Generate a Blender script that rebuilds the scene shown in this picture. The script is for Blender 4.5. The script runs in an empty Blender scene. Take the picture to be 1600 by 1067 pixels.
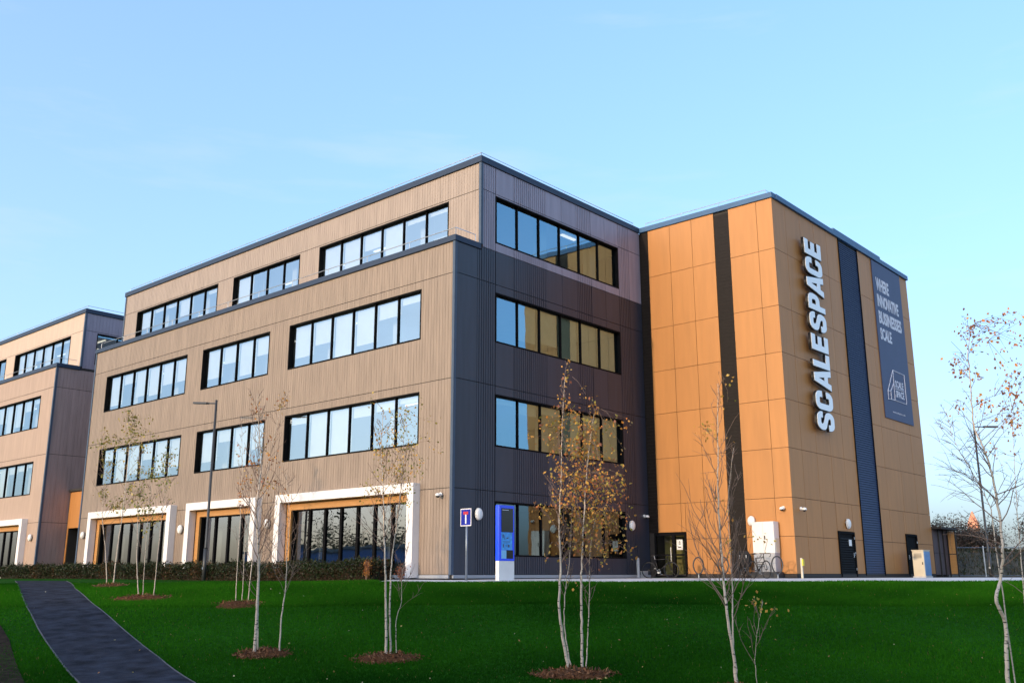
import bpy, bmesh, math, random
import numpy as np
from mathutils import Vector, Matrix

sc = bpy.context.scene
COL = sc.collection
RNG = random.Random(7)
NR = np.random.RandomState(11)

# ------------------------------------------------------------------ camera, sky, sun, exposure
CAM = Vector((24.549, -24.581, 0.107)); YAW = 0.7228; PITCH = 0.239; FPX = 1496.5
cam_d = bpy.data.cameras.new('camera'); cam = bpy.data.objects.new('camera', cam_d); COL.objects.link(cam)
cam.location = CAM; cam.rotation_euler = (math.pi/2 + PITCH, 0.0013, YAW)
cam_d.sensor_width = 36; cam_d.lens = 36*FPX/1600; cam_d.clip_end = 5000; cam_d.clip_start = 0.1
sc.camera = cam

SUN_EL = 9.5; SUN_AZ = 182.5          # azimuth clockwise from +Y
world = bpy.data.worlds.new('World'); sc.world = world; world.use_nodes = True
wn = world.node_tree; bg = wn.nodes['Background']
sky = wn.nodes.new('ShaderNodeTexSky'); sky.sky_type = 'NISHITA'; sky.sun_disc = False
sky.sun_elevation = math.radians(SUN_EL); sky.sun_rotation = math.radians(SUN_AZ)
sky.air_density = 0.6; sky.dust_density = 5.0; sky.ozone_density = 2.0; sky.altitude = 0
# thin high cirrus mixed into the sky
tc = wn.nodes.new('ShaderNodeTexCoord'); mp = wn.nodes.new('ShaderNodeMapping'); mp.inputs['Scale'].default_value = (1.5, 1.5, 9.0)
mp.inputs['Rotation'].default_value = (0.05, 0.08, 0.4)
nz = wn.nodes.new('ShaderNodeTexNoise'); nz.inputs['Scale'].default_value = 1.7; nz.inputs['Detail'].default_value = 7; nz.inputs['Roughness'].default_value = 0.55
cr = wn.nodes.new('ShaderNodeMapRange'); cr.inputs[1].default_value = 0.55; cr.inputs[2].default_value = 0.85; cr.inputs[3].default_value = 0.0; cr.inputs[4].default_value = 0.4
mx = wn.nodes.new('ShaderNodeMix'); mx.data_type = 'RGBA'
wn.links.new(tc.outputs['Generated'], mp.inputs[0]); wn.links.new(mp.outputs[0], nz.inputs[0]); wn.links.new(nz.outputs[0], cr.inputs[0])
wn.links.new(cr.outputs[0], mx.inputs[0]); gm_ = wn.nodes.new('ShaderNodeGamma'); gm_.inputs[1].default_value = 0.57; wn.links.new(sky.outputs[0], gm_.inputs[0])
hs_ = wn.nodes.new('ShaderNodeHueSaturation'); hs_.inputs['Saturation'].default_value = 1.36; wn.links.new(gm_.outputs[0], hs_.inputs['Color'])
wn.links.new(hs_.outputs[0], mx.inputs[6]); mx.inputs[7].default_value = (.95, 1.02, 1.08, 1)
sm_ = wn.nodes.new('ShaderNodeVectorMath'); sm_.operation = 'SCALE'; sm_.inputs['Scale'].default_value = 4.95
wn.links.new(mx.outputs[2], sm_.inputs[0]); wn.links.new(sm_.outputs[0], bg.inputs[0]); bg.inputs[1].default_value = 0.15

sun_d = bpy.data.lights.new('sun', 'SUN'); sun_d.energy = 2.0; sun_d.angle = math.radians(0.6); sun_d.color = (1.0, 0.72, 0.46)
sun = bpy.data.objects.new('sun', sun_d); COL.objects.link(sun)
_az = math.radians(SUN_AZ); _el = math.radians(SUN_EL)
SUNDIR = Vector((math.sin(_az)*math.cos(_el), math.cos(_az)*math.cos(_el), math.sin(_el)))
sun.rotation_euler = (-SUNDIR).to_track_quat('-Z', 'Y').to_euler(); sun.location = SUNDIR*60
sc.view_settings.view_transform = 'Standard'; sc.view_settings.look = 'None'
sc.view_settings.exposure = 0.32; sc.view_settings.gamma = 1.0; sc.view_settings.use_curve_mapping = False
sc.cycles.max_bounces = 8; sc.cycles.transparent_max_bounces = 16; sc.cycles.use_denoising = True
sc.cycles.caustics_reflective = False; sc.cycles.caustics_refractive = False; sc.cycles.sample_clamp_indirect = 4

# ------------------------------------------------------------------ placing helpers
FWH = Vector((-math.sin(YAW), math.cos(YAW), 0)); RGT = Vector((math.cos(YAW), math.sin(YAW), 0))
FW = FWH*math.cos(PITCH) + Vector((0, 0, math.sin(PITCH))); UP = RGT.cross(FW)
def ray(u, v): return FW + RGT*((u-800)/FPX) + UP*((533.5-v)/FPX)
def at(axis, val, u, v):
    d = ray(u, v); return CAM + d*((val-CAM[axis])/d[axis])
def gr(p): d = Vector((p[0], p[1], 0)) - Vector((CAM.x, CAM.y, 0)); return d.dot(FWH), d.dot(RGT)
def wg(g, r): p = CAM + FWH*g + RGT*r; return p.x, p.y
def at_depth(g, u, v):
    d = ray(u, v); return CAM + d*(g/d.dot(FWH))
_KG = [-200, -40, 0, 8, 13, 15, 17, 19, 22, 25, 28, 30, 31.5, 33, 36, 40, 70, 110, 200, 5000]
_KZ = [-1.75, -1.7, -1.66, -1.65, -1.64, -1.62, -1.57, -1.42, -1.0, -.62, -.34, -.19, -.12, -.09, -.05, -.04, -.04, -.04, -.1, -.1]
def ground_z(g, r):
    # gentle lawn bank; smoothed by averaging neighbouring heights
    s = sum(np.interp(np.asarray(g)+o, _KG, _KZ) for o in (-1.6, -.8, 0, .8, 1.6))/5
    left = np.clip((-np.asarray(r)-4)/10, 0, 1); near = np.clip((48-np.asarray(g))/10, 0, 1)
    und = .035*np.sin(np.asarray(r)*.33+1.1)*np.clip((31-np.asarray(g))/6, 0, 1)
    return s - .09*left*near*np.clip((np.asarray(g)-24)/6, 0, 1) + und
def gz(x, y): g, r = gr((x, y)); return float(ground_z(g, r))
def on_ground(u, v):
    d = ray(u, v); d = d/d.dot(FWH); t = 8.0
    while t < 90:
        p = CAM + d*t
        if p.z <= gz(p.x, p.y): break
        t += .05
    return p

# ------------------------------------------------------------------ materials
MATS = {}
def mat(name, color, rough=.6, metal=0., var=.08, scale=3., bump=0., bscale=60., stretch=(1, 1, 1), orand=0., spec=.5, coat=0.):
    m = bpy.data.materials.new(name); m.use_nodes = True; nt = m.node_tree; N = nt.nodes; Lk = nt.links
    b = N['Principled BSDF']; b.inputs['Roughness'].default_value = rough; b.inputs['Metallic'].default_value = metal
    b.inputs['Specular IOR Level'].default_value = spec; b.inputs['Coat Weight'].default_value = coat
    co = N.new('ShaderNodeTexCoord'); mpn = N.new('ShaderNodeMapping'); mpn.inputs['Scale'].default_value = stretch
    Lk.new(co.outputs['Object'], mpn.inputs[0])
    n = N.new('ShaderNodeTexNoise'); n.inputs['Scale'].default_value = scale; n.inputs['Detail'].default_value = 5
    Lk.new(mpn.outputs[0], n.inputs[0])
    r = N.new('ShaderNodeMapRange'); r.inputs[1].default_value = .3; r.inputs[2].default_value = .7
    r.inputs[3].default_value = 1-var; r.inputs[4].default_value = 1+var; Lk.new(n.outputs[0], r.inputs[0])
    val = r.outputs[0]
    if orand:
        oi = N.new('ShaderNodeObjectInfo'); r2 = N.new('ShaderNodeMapRange'); r2.inputs[3].default_value = 1-orand; r2.inputs[4].default_value = 1+orand
        Lk.new(oi.outputs['Random'], r2.inputs[0]); ml = N.new('ShaderNodeMath'); ml.operation = 'MULTIPLY'
        Lk.new(val, ml.inputs[0]); Lk.new(r2.outputs[0], ml.inputs[1]); val = ml.outputs[0]
    hs = N.new('ShaderNodeHueSaturation'); hs.inputs['Color'].default_value = (*color, 1); Lk.new(val, hs.inputs['Value'])
    Lk.new(hs.outputs[0], b.inputs['Base Color'])
    if bump:
        n2 = N.new('ShaderNodeTexNoise'); n2.inputs['Scale'].default_value = bscale; n2.inputs['Detail'].default_value = 4
        Lk.new(mpn.outputs[0], n2.inputs[0]); bp = N.new('ShaderNodeBump'); bp.inputs['Strength'].default_value = bump; bp.inputs['Distance'].default_value = .02
        Lk.new(n2.outputs[0], bp.inputs['Height']); Lk.new(bp.outputs[0], b.inputs['Normal'])
    MATS[name] = m; return m
def emit(name, color, s):
    m = bpy.data.materials.new(name); m.use_nodes = True; b = m.node_tree.nodes['Principled BSDF']
    b.inputs['Base Color'].default_value = (*color, 1); b.inputs['Emission Color'].default_value = (*color, 1); b.inputs['Emission Strength'].default_value = s
    MATS[name] = m; return m
def glass(name, refl, tint, gcol=(.9, .95, 1), wave=.004):
    m = bpy.data.materials.new(name); m.use_nodes = True; nt = m.node_tree; N = nt.nodes; Lk = nt.links
    N.remove(N['Principled BSDF']); out = N['Material Output']
    tr = N.new('ShaderNodeBsdfTransparent'); tr.inputs[0].default_value = (*tint, 1)
    gl = N.new('ShaderNodeBsdfGlossy'); gl.inputs['Roughness'].default_value = 0.005; gl.inputs[0].default_value = (*gcol, 1)
    fr = N.new('ShaderNodeFresnel'); fr.inputs['IOR'].default_value = 1.5
    mr = N.new('ShaderNodeMapRange'); mr.inputs[1].default_value = .04; mr.inputs[2].default_value = 1; mr.inputs[3].default_value = refl; mr.inputs[4].default_value = 1
    Lk.new(fr.outputs[0], mr.inputs[0]); mi = N.new('ShaderNodeMixShader')
    Lk.new(mr.outputs[0], mi.inputs[0]); Lk.new(tr.outputs[0], mi.inputs[1]); Lk.new(gl.outputs[0], mi.inputs[2]); Lk.new(mi.outputs[0], out.inputs[0])
    co = N.new('ShaderNodeTexCoord'); n = N.new('ShaderNodeTexNoise'); n.inputs['Scale'].default_value = .7; Lk.new(co.outputs['Object'], n.inputs[0])
    bp = N.new('ShaderNodeBump'); bp.inputs['Strength'].default_value = 1; bp.inputs['Distance'].default_value = wave
    Lk.new(n.outputs[0], bp.inputs['Height']); Lk.new(bp.outputs[0], gl.inputs['Normal'])
    MATS[name] = m; return m
def attr_mat(name, rough=.6, trans=.35, spec=.3):
    m = bpy.data.materials.new(name); m.use_nodes = True; nt = m.node_tree; N = nt.nodes; Lk = nt.links
    b = N['Principled BSDF']; out = N['Material Output']; b.inputs['Roughness'].default_value = rough; b.inputs['Specular IOR Level'].default_value = spec
    a = N.new('ShaderNodeAttribute'); a.attribute_name = 'Col'; Lk.new(a.outputs[0], b.inputs['Base Color'])
    if trans:
        t = N.new('ShaderNodeBsdfTranslucent'); Lk.new(a.outputs[0], t.inputs[0]); mi = N.new('ShaderNodeMixShader'); mi.inputs[0].default_value = trans
        Lk.new(b.outputs[0], mi.inputs[1]); Lk.new(t.outputs[0], mi.inputs[2]); Lk.new(mi.outputs[0], out.inputs[0])
    MATS[name] = m; return m
M = MATS
VS = (2.2, 2.2, .25)
mat('slat_beige', (.268, .207, .160), .55, 0, .15, 2.2, stretch=VS, orand=.03)
mat('slat_pale', (.335, .268, .222), .5, 0, .11, 2.2, stretch=VS, orand=.02)
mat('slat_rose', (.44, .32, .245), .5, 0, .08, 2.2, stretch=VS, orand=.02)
mat('slat_cream', (.58, .445, .345), .5, 0, .06, 2.2, stretch=VS, orand=.02)
mat('panel_slate', (.027, .033, .052), .42, .0, .14, 2.2, stretch=VS, orand=.10)
mat('panel_silver', (.27, .245, .31), .42, .0, .10, 2.2, stretch=VS, orand=.06)
mat('slat_umber', (.34, .25, .24), .5, 0, .12, 2.2, stretch=VS, orand=.06)
mat('navy_metal', (.026, .045, .085), .5, 0, .06, spec=.3)
mat('blue_metal', (.05, .12, .24), .45, 0, .06, spec=.3)
mat('trim_steel', (.06, .09, .14), .5, 0, .08, spec=.3)
mat('ochre_panel', (.445, .194, .054), .55, 0, .07, 1.6, stretch=(2.5, 2.5, .3), orand=.03)
mat('timber_ochre', (.50, .25, .08), .5, 0, .08, 2.5, stretch=(1, 1, 6))
mat('joint_dark', (.03, .026, .024), .8)
mat('dark_cladding', (.011, .008, .007), .6, 0, .2, 6, spec=.2)
mat('blue_louvre', (.010, .022, .075), .6, .0, .08)
mat('frame_black', (.007, .007, .008), .7, spec=.06)
mat('store_panel', (.11, .085, .09), .7, 0, .12, 3, spec=.2)
mat('door_slat', (.012, .012, .013), .7, spec=.08)
mat('edging_grey', (.10, .105, .12), .9, 0, .2, 4, spec=.1)
mat('white_paint', (.80, .77, .75), .5, 0, .03, 2)
mat('white_plastic', (.78, .78, .76), .35, 0, .03)
mat('interior_white', (.55, .53, .49), .8, 0, .03)
mat('interior_floor', (.16, .15, .14), .6)
mat('ceiling_white', (.55, .55, .54), .85, 0, .03)
mat('blind_white', (.86, .85, .82), .8, 0, .03)
mat('blind_sand', (.82, .74, .50), .8, 0, .05)
mat('roof_grey', (.18, .18, .19), .85)
mat('concrete', (.60, .60, .61), .85, 0, .14, 5, bump=.2)
mat('rail_steel', (.55, .57, .60), .35, .7, .04)
mat('post_steel', (.20, .24, .29), .4, .5, .06)
mat('black_metal', (.02, .02, .022), .45, .2)
mat('lamp_grey', (.05, .055, .06), .45, .3)
mat('rubber', (.015, .015, .016), .75)
mat('sign_blue', (.010, .022, .30), .5, spec=.2)
mat('sign_red', (.45, .02, .04), .4)
mat('totem_blue', (.004, .07, .95), .25, 0, .02, coat=.3)
mat('screen_black', (.006, .007, .012), .12)
mat('map_blue', (.05, .32, .75), .3, 0, .25, 9)
mat('map_pale', (.20, .50, .80), .3, 0, .1, 12)
mat('banner_navy', (.042, .052, .125), .55, 0, .05, 1.5)
mat('banner_ink', (.66, .65, .72), .55)
mat('letter_face', (.86, .88, .90), .3, 0, .01)
mat('letter_return', (.012, .012, .014), .4)
mat('cabinet_white', (.74, .72, .69), .5, 0, .06, 2)
mat('cabinet_grey', (.34, .36, .39), .5, 0, .05, 2)
mat('cream_steel', (.62, .57, .45), .5, 0, .06, 3)
mat('shutter_blue', (.14, .28, .52), .45, 0, .1, 6)
mat('yellow_tag', (.70, .60, .05), .5)
mat('bark_white', (.56, .47, .38), .75, 0, .15, 9)
mat('twig_brown', (.19, .125, .095), .75, 0, .2, 20)
mat('olive_room', (.30, .27, .13), .8, 0, .1, 1)
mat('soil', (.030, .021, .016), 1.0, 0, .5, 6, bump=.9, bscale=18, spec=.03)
mat('mulch_bed', (.10, .043, .02), 1.0, 0, .4, 14, bump=.8, bscale=30, spec=.03)
mat('brick_far', (.30, .18, .13), .85, 0, .1, 1)
mat('hall_blue', (.03, .12, .34), .5, .1)
mat('spire_copper', (.80, .34, .20), .7, 0, .08, .3)
emit('lamp_glow', (1, .93, .82), 1.0)
glass('window_glass', .44, (.85, .90, .92), (.66, .87, 1))
glass('ground_glass', .32, (.42, .48, .50))
glass('corner_glass', .36, (.85, .88, .80), (.50, .82, 1))
glass('shade_glass', .15, (.42, .44, .40), (.6, .85, 1))
glass('door_glass', .06, (.7, .72, .6))
attr_mat('leaf', .55, .35)
attr_mat('hedge_leaf', .5, .2)
attr_mat('chip', .9, 0)
# birch bark with dark lenticel marks
def bark():
    m = M['bark_white']; nt = m.node_tree; N = nt.nodes; Lk = nt.links; b = N['Principled BSDF']
    src = b.inputs['Base Color'].links[0].from_socket
    co = N.new('ShaderNodeTexCoord'); mpn = N.new('ShaderNodeMapping'); mpn.inputs['Scale'].default_value = (6, 6, 22); Lk.new(co.outputs['Object'], mpn.inputs[0])
    n = N.new('ShaderNodeTexNoise'); n.inputs['Scale'].default_value = 1.6; n.inputs['Detail'].default_value = 3; Lk.new(mpn.outputs[0], n.inputs[0])
    r = N.new('ShaderNodeMapRange'); r.inputs[1].default_value = .59; r.inputs[2].default_value = .66; Lk.new(n.outputs[0], r.inputs[0])
    mi = N.new('ShaderNodeMix'); mi.data_type = 'RGBA'; Lk.new(r.outputs[0], mi.inputs[0]); Lk.new(src, mi.inputs[6]); mi.inputs[7].default_value = (.05, .04, .035, 1)
    Lk.new(mi.outputs[2], b.inputs['Base Color'])
bark()
def lawn_mat():
    m = bpy.data.materials.new('lawn'); m.use_nodes = True; nt = m.node_tree; N = nt.nodes; Lk = nt.links; b = N['Principled BSDF']
    b.inputs['Roughness'].default_value = .9; b.inputs['Specular IOR Level'].default_value = .03
    g = N.new('ShaderNodeNewGeometry')
    n1 = N.new('ShaderNodeTexNoise'); n1.inputs['Scale'].default_value = .22; n1.inputs['Detail'].default_value = 6; n1.inputs['Roughness'].default_value = .6
    n2 = N.new('ShaderNodeTexNoise'); n2.inputs['Scale'].default_value = 7; n2.inputs['Detail'].default_value = 5
    for n in (n1, n2): Lk.new(g.outputs['Position'], n.inputs[0])
    ad = N.new('ShaderNodeMath'); ad.operation = 'ADD'; Lk.new(n1.outputs[0], ad.inputs[0]); Lk.new(n2.outputs[0], ad.inputs[1])
    cr = N.new('ShaderNodeValToRGB'); e = cr.color_ramp.elements
    e[0].position = .38; e[0].color = (.005, .036, .002, 1); e[1].position = .64; e[1].color = (.016, .100, .004, 1)
    hf = N.new('ShaderNodeMath'); hf.operation = 'MULTIPLY'; hf.inputs[1].default_value = .5; Lk.new(ad.outputs[0], hf.inputs[0]); Lk.new(hf.outputs[0], cr.inputs[0])
    Lk.new(cr.outputs[0], b.inputs['Base Color'])
    n3 = N.new('ShaderNodeTexNoise'); n3.inputs['Scale'].default_value = 38; n3.inputs['Detail'].default_value = 3; Lk.new(g.outputs['Position'], n3.inputs[0])
    bp = N.new('ShaderNodeBump'); bp.inputs['Strength'].default_value = .7; bp.inputs['Distance'].default_value = .03; Lk.new(n3.outputs[0], bp.inputs['Height']); Lk.new(bp.outputs[0], b.inputs['Normal'])
    M['lawn'] = m
lawn_mat()
def asphalt_mat():
    mat('asphalt', (.026, .030, .044), .95, 0, .55, 2.6, stretch=(1, 1, 1), spec=.08)
    m = M['asphalt']; nt = m.node_tree; N = nt.nodes; Lk = nt.links; b = N['Principled BSDF']
    g = N.new('ShaderNodeNewGeometry'); n3 = N.new('ShaderNodeTexNoise'); n3.inputs['Scale'].default_value = 45; n3.inputs['Detail'].default_value = 5
    n4 = N.new('ShaderNodeTexNoise'); n4.inputs['Scale'].default_value = 2.2; n4.inputs['Detail'].default_value = 3
    for n in (n3, n4): Lk.new(g.outputs['Position'], n.inputs[0])
    ad = N.new('ShaderNodeMath'); ad.operation = 'MULTIPLY_ADD'; ad.inputs[1].default_value = 3; Lk.new(n4.outputs[0], ad.inputs[0]); Lk.new(n3.outputs[0], ad.inputs[2])
    bp = N.new('ShaderNodeBump'); bp.inputs['Strength'].default_value = .9; bp.inputs['Distance'].default_value = .03; Lk.new(ad.outputs[0], bp.inputs['Height']); Lk.new(bp.outputs[0], b.inputs['Normal'])
asphalt_mat()

# ------------------------------------------------------------------ mesh builders
class MB:
    def __init__(s): s.v = []; s.f = []; s.mi = []; s.cur = 0
    def box(s, x0, x1, y0, y1, z0, z1, skip=()):
        x0, x1 = min(x0, x1), max(x0, x1); y0, y1 = min(y0, y1), max(y0, y1); z0, z1 = min(z0, z1), max(z0, z1)
        b = len(s.v); s.v += [(x0, y0, z0), (x1, y0, z0), (x1, y1, z0), (x0, y1, z0), (x0, y0, z1), (x1, y0, z1), (x1, y1, z1), (x0, y1, z1)]
        fs = {'b': (0, 3, 2, 1), 't': (4, 5, 6, 7), '-y': (0, 1, 5, 4), '+x': (1, 2, 6, 5), '+y': (2, 3, 7, 6), '-x': (3, 0, 4, 7)}
        for k, q in fs.items():
            if k not in skip: s.f.append(tuple(b+i for i in q)); s.mi.append(s.cur)
        return s
    def fbox(s, F, u0, u1, n0, n1, z0, z1):
        a = F(u0, n0, z0); b = F(u1, n1, z1); return s.box(a[0], b[0], a[1], b[1], a[2], b[2])
    def poly(s, pts): b = len(s.v); s.v += [tuple(p) for p in pts]; s.f.append(tuple(range(b, b+len(pts)))); s.mi.append(s.cur); return s
    def tube(s, pts, rad, n=8, cap=True, close=False):
        pts = [Vector(p) for p in pts]; m = len(pts); rad = [rad]*m if not hasattr(rad, '__len__') else rad; b = len(s.v)
        t0 = (pts[1]-pts[0]).normalized(); x = t0.orthogonal().normalized()
        for i, p in enumerate(pts):
            if close: t = (pts[(i+1) % m]-pts[i-1]).normalized()
            else: t = (pts[min(i+1, m-1)]-pts[max(i-1, 0)]).normalized()
            x = (x - t*x.dot(t)).normalized(); y = t.cross(x)
            for k in range(n):
                a = 2*math.pi*k/n; s.v.append(tuple(p + (x*math.cos(a)+y*math.sin(a))*rad[i]))
        for i in range(m if close else m-1):
            j = (i+1) % m
            for k in range(n): s.f.append((b+i*n+k, b+i*n+(k+1) % n, b+j*n+(k+1) % n, b+j*n+k)); s.mi.append(s.cur)
        if cap and not close:
            s.f.append(tuple(b+k for k in reversed(range(n)))); s.f.append(tuple(b+(m-1)*n+k for k in range(n))); s.mi += [s.cur]*2
        return s
    def lathe(s, c, prof, n=16, axis=2):
        b = len(s.v)
        for r, h in prof:
            for k in range(n):
                a = 2*math.pi*k/n; q = [r*math.cos(a), r*math.sin(a)]; p = [0, 0, 0]; o = [i for i in range(3) if i != axis]
                p[o[0]] = q[0]; p[o[1]] = q[1]; p[axis] = h; s.v.append((c[0]+p[0], c[1]+p[1], c[2]+p[2]))
        for i in range(len(prof)-1):
            for k in range(n): s.f.append((b+i*n+k, b+i*n+(k+1) % n, b+(i+1)*n+(k+1) % n, b+(i+1)*n+k)); s.mi.append(s.cur)
        s.f.append(tuple(b+k for k in reversed(range(n)))); s.f.append(tuple(b+(len(prof)-1)*n+k for k in range(n))); s.mi += [s.cur]*2
        return s
    def build(s, name, m, parent=None, smooth=False, bevel=0, recalc=True, **kw):
        me = bpy.data.meshes.new(name); me.from_pydata(s.v, [], s.f)
        for q in (m if isinstance(m, (list, tuple)) else [m]): me.materials.append(M[q] if isinstance(q, str) else q)
        if any(s.mi): me.polygons.foreach_set('material_index', s.mi)
        if smooth: me.polygons.foreach_set('use_smooth', [True]*len(s.f))
        bm = bmesh.new(); bm.from_mesh(me)
        if recalc: bmesh.ops.recalc_face_normals(bm, faces=bm.faces)
        bm.to_mesh(me); bm.free()
        o = bpy.data.objects.new(name, me); COL.objects.link(o)
        if parent is not None: adopt(o, parent)
        if bevel:
            bv = o.modifiers.new('bevel', 'BEVEL'); bv.width = bevel; bv.segments = 2; bv.limit_method = 'ANGLE'
        for k, v in kw.items(): o[k] = v
        return o
def root_loc(p):
    v = Vector((0, 0, 0))
    while p is not None: v += p.location if p.get('_abs') is None else Vector((0, 0, 0)); p = p.parent
    return v
def adopt(o, parent):
    top = parent
    while top.parent: top = top.parent
    o.parent = parent
    if parent == top and top.type == 'EMPTY': o.matrix_parent_inverse = top_inv(top)
def top_inv(e):
    return (Matrix.Translation(e.location) @ e.rotation_euler.to_matrix().to_4x4()).inverted()
def thing(name, label, cat, loc=(0, 0, 0), group=None, rz=0):
    e = bpy.data.objects.new(name, None); e.empty_display_size = .2; COL.objects.link(e); e.location = loc; e.rotation_euler = (0, 0, rz)
    e['label'] = label; e['category'] = cat
    if group: e['group'] = group
    return e
def tag(o, label, cat, group=None):
    o['label'] = label; o['category'] = cat
    if group: o['group'] = group
    return o
def struct(o): o['kind'] = 'structure'; return o
def fast_mesh(name, V, Fq, m, parent=None, col=None, nper=4, **kw):
    V = np.asarray(V, np.float32).reshape(-1, 3); Fq = np.asarray(Fq, np.int32).reshape(-1, nper)
    me = bpy.data.meshes.new(name); me.vertices.add(len(V)); me.vertices.foreach_set('co', V.ravel())
    me.loops.add(Fq.size); me.loops.foreach_set('vertex_index', Fq.ravel()); me.polygons.add(len(Fq))
    me.polygons.foreach_set('loop_start', np.arange(len(Fq), dtype=np.int32)*nper)
    if col is not None:
        a = me.attributes.new('Col', 'FLOAT_COLOR', 'POINT'); c4 = np.ones((len(V), 4), np.float32); c4[:, :3] = col; a.data.foreach_set('color', c4.ravel())
    me.update(calc_edges=True); me.materials.append(M[m]); o = bpy.data.objects.new(name, me); COL.objects.link(o)
    if parent is not None: adopt(o, parent)
    for k, v in kw.items(): o[k] = v
    return o
def leaf_arrays(P, size, palette, rs, droop=.5, aspect=.6):
    n = len(P); P = np.asarray(P)
    d = rs.normal(size=(n, 3)); d[:, 2] -= droop*1.6; d /= np.linalg.norm(d, axis=1)[:, None]
    q = rs.normal(size=(n, 3)); w = np.cross(d, q); w /= np.linalg.norm(w, axis=1)[:, None] + 1e-9
    nn = np.cross(d, w)
    s = (size*rs.uniform(.6, 1.35, n))[:, None]
    V = np.stack([P, P + d*s*.5 + w*s*aspect*.5 + nn*s*.1, P + d*s, P + d*s*.5 - w*s*aspect*.5 + nn*s*.1], 1).reshape(-1, 3)
    F = np.arange(n*4).reshape(-1, 4)
    pal = np.asarray(palette); c = pal[rs.randint(0, len(pal), n)]*rs.uniform(.75, 1.2, (n, 1))
    return V, F, np.repeat(c, 4, 0)

# ------------------------------------------------------------------ terrain
gs = np.unique(np.concatenate([np.array([-180, -120, -80, -50, -30, -15, -5, 0, 4, 8]), np.arange(10, 44, .5), np.arange(44, 80, 4), np.array([85, 100, 130, 180, 260, 400, 700, 1200, 2500])]))
rs_ = np.unique(np.concatenate([np.array([-1500, -800, -400, -200, -120, -80, -60]), np.arange(-50, 52, 1.5), np.array([60, 80, 120, 200, 400, 800, 1500])]))
G, Rr = np.meshgrid(gs, rs_, indexing='ij')
Z = ground_z(G, Rr)
V = np.stack([CAM.x + FWH.x*G + RGT.x*Rr, CAM.y + FWH.y*G + RGT.y*Rr, Z], -1).reshape(-1, 3)
ni, nj = G.shape; idx = np.arange(ni*nj).reshape(ni, nj)
F = np.stack([idx[:-1, :-1], idx[:-1, 1:], idx[1:, 1:], idx[1:, :-1]], -1).reshape(-1, 4)
lawn = struct(fast_mesh('lawn_ground', V, F, 'lawn'))
lawn.data.polygons.foreach_set('use_smooth', [True]*len(F))
def strip_sheet(name, m, r0, r1, g0, g1, dz, thick=0):
    gg = np.unique(np.concatenate([[g0, g1], gs[(gs > g0) & (gs < g1)]])); rr = np.unique(np.concatenate([[r0, r1], rs_[(rs_ > r0) & (rs_ < r1)]]))
    A, B = np.meshgrid(gg, rr, indexing='ij'); z = ground_z(A, B)+dz
    V = np.stack([CAM.x + FWH.x*A + RGT.x*B, CAM.y + FWH.y*A + RGT.y*B, z], -1)
    a, b = A.shape; ix = np.arange(a*b).reshape(a, b)
    F = np.stack([ix[:-1, :-1], ix[:-1, 1:], ix[1:, 1:], ix[1:, :-1]], -1).reshape(-1, 4)
    if thick:   # front edge skirt
        V = np.concatenate([V.reshape(-1, 3), V[0]-np.array([0, 0, thick])]); k = a*b
        F = np.concatenate([F, np.stack([ix[0, :-1], k+np.arange(b-1), k+np.arange(1, b), ix[0, 1:]], -1)])
    return struct(fast_mesh(name, V.reshape(-1, 3), F, m))
strip_sheet('pavement', 'concrete', -4.4, 75, 32.2, 46, .012, .15)
strip_sheet('service_road', 'asphalt', 11, 75, 46, 58, .008)
# path from lower left up to the left entrance
def ribbon(name, m, Lp, Rp, dz, n=40, cross=8):
    def res(pts):
        P = [on_ground(*q) for q in pts]; P = np.array([(p.x, p.y) for p in P]); d = np.r_[0, np.cumsum(np.linalg.norm(np.diff(P, axis=0), axis=1))]
        t = np.linspace(0, d[-1], n); return np.stack([np.interp(t, d, P[:, 0]), np.interp(t, d, P[:, 1])], 1)
    A, B = res(Lp), res(Rp); V = []
    for i in range(n):
        for j in range(cross+1):
            p = A[i]*(1-j/cross)+B[i]*j/cross; V.append((p[0], p[1], gz(p[0], p[1])+dz))
    ix = np.arange(n*(cross+1)).reshape(n, cross+1)
    F = np.stack([ix[:-1, :-1], ix[:-1, 1:], ix[1:, 1:], ix[1:, :-1]], -1).reshape(-1, 4)
    return struct(fast_mesh(name, V, F, m)), A, B
PL = [(24, 906.8), (30, 922), (40, 945), (61, 985), (92, 1030), (123, 1067), (170, 1120)]
PR = [(104, 907.2), (118, 920), (141, 940), (191, 982), (248, 1028), (303, 1067), (380, 1120)]
path, PA, PB = ribbon('path', 'asphalt', PL, PR, .022)
for P_ in (PA, PB):
    mb = MB(); mb.tube([(p[0], p[1], gz(p[0], p[1])+.018) for p in P_], .014, 6)
    struct(mb.build('path_edging', 'edging_grey'))
ribbon('planting_bed', 'soil', [(-160, 930), (-160, 960), (-160, 1000), (-160, 1067), (-160, 1130)], [(-60, 930), (-12, 958), (14, 1000), (38, 1067), (62, 1130)], .03)

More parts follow.
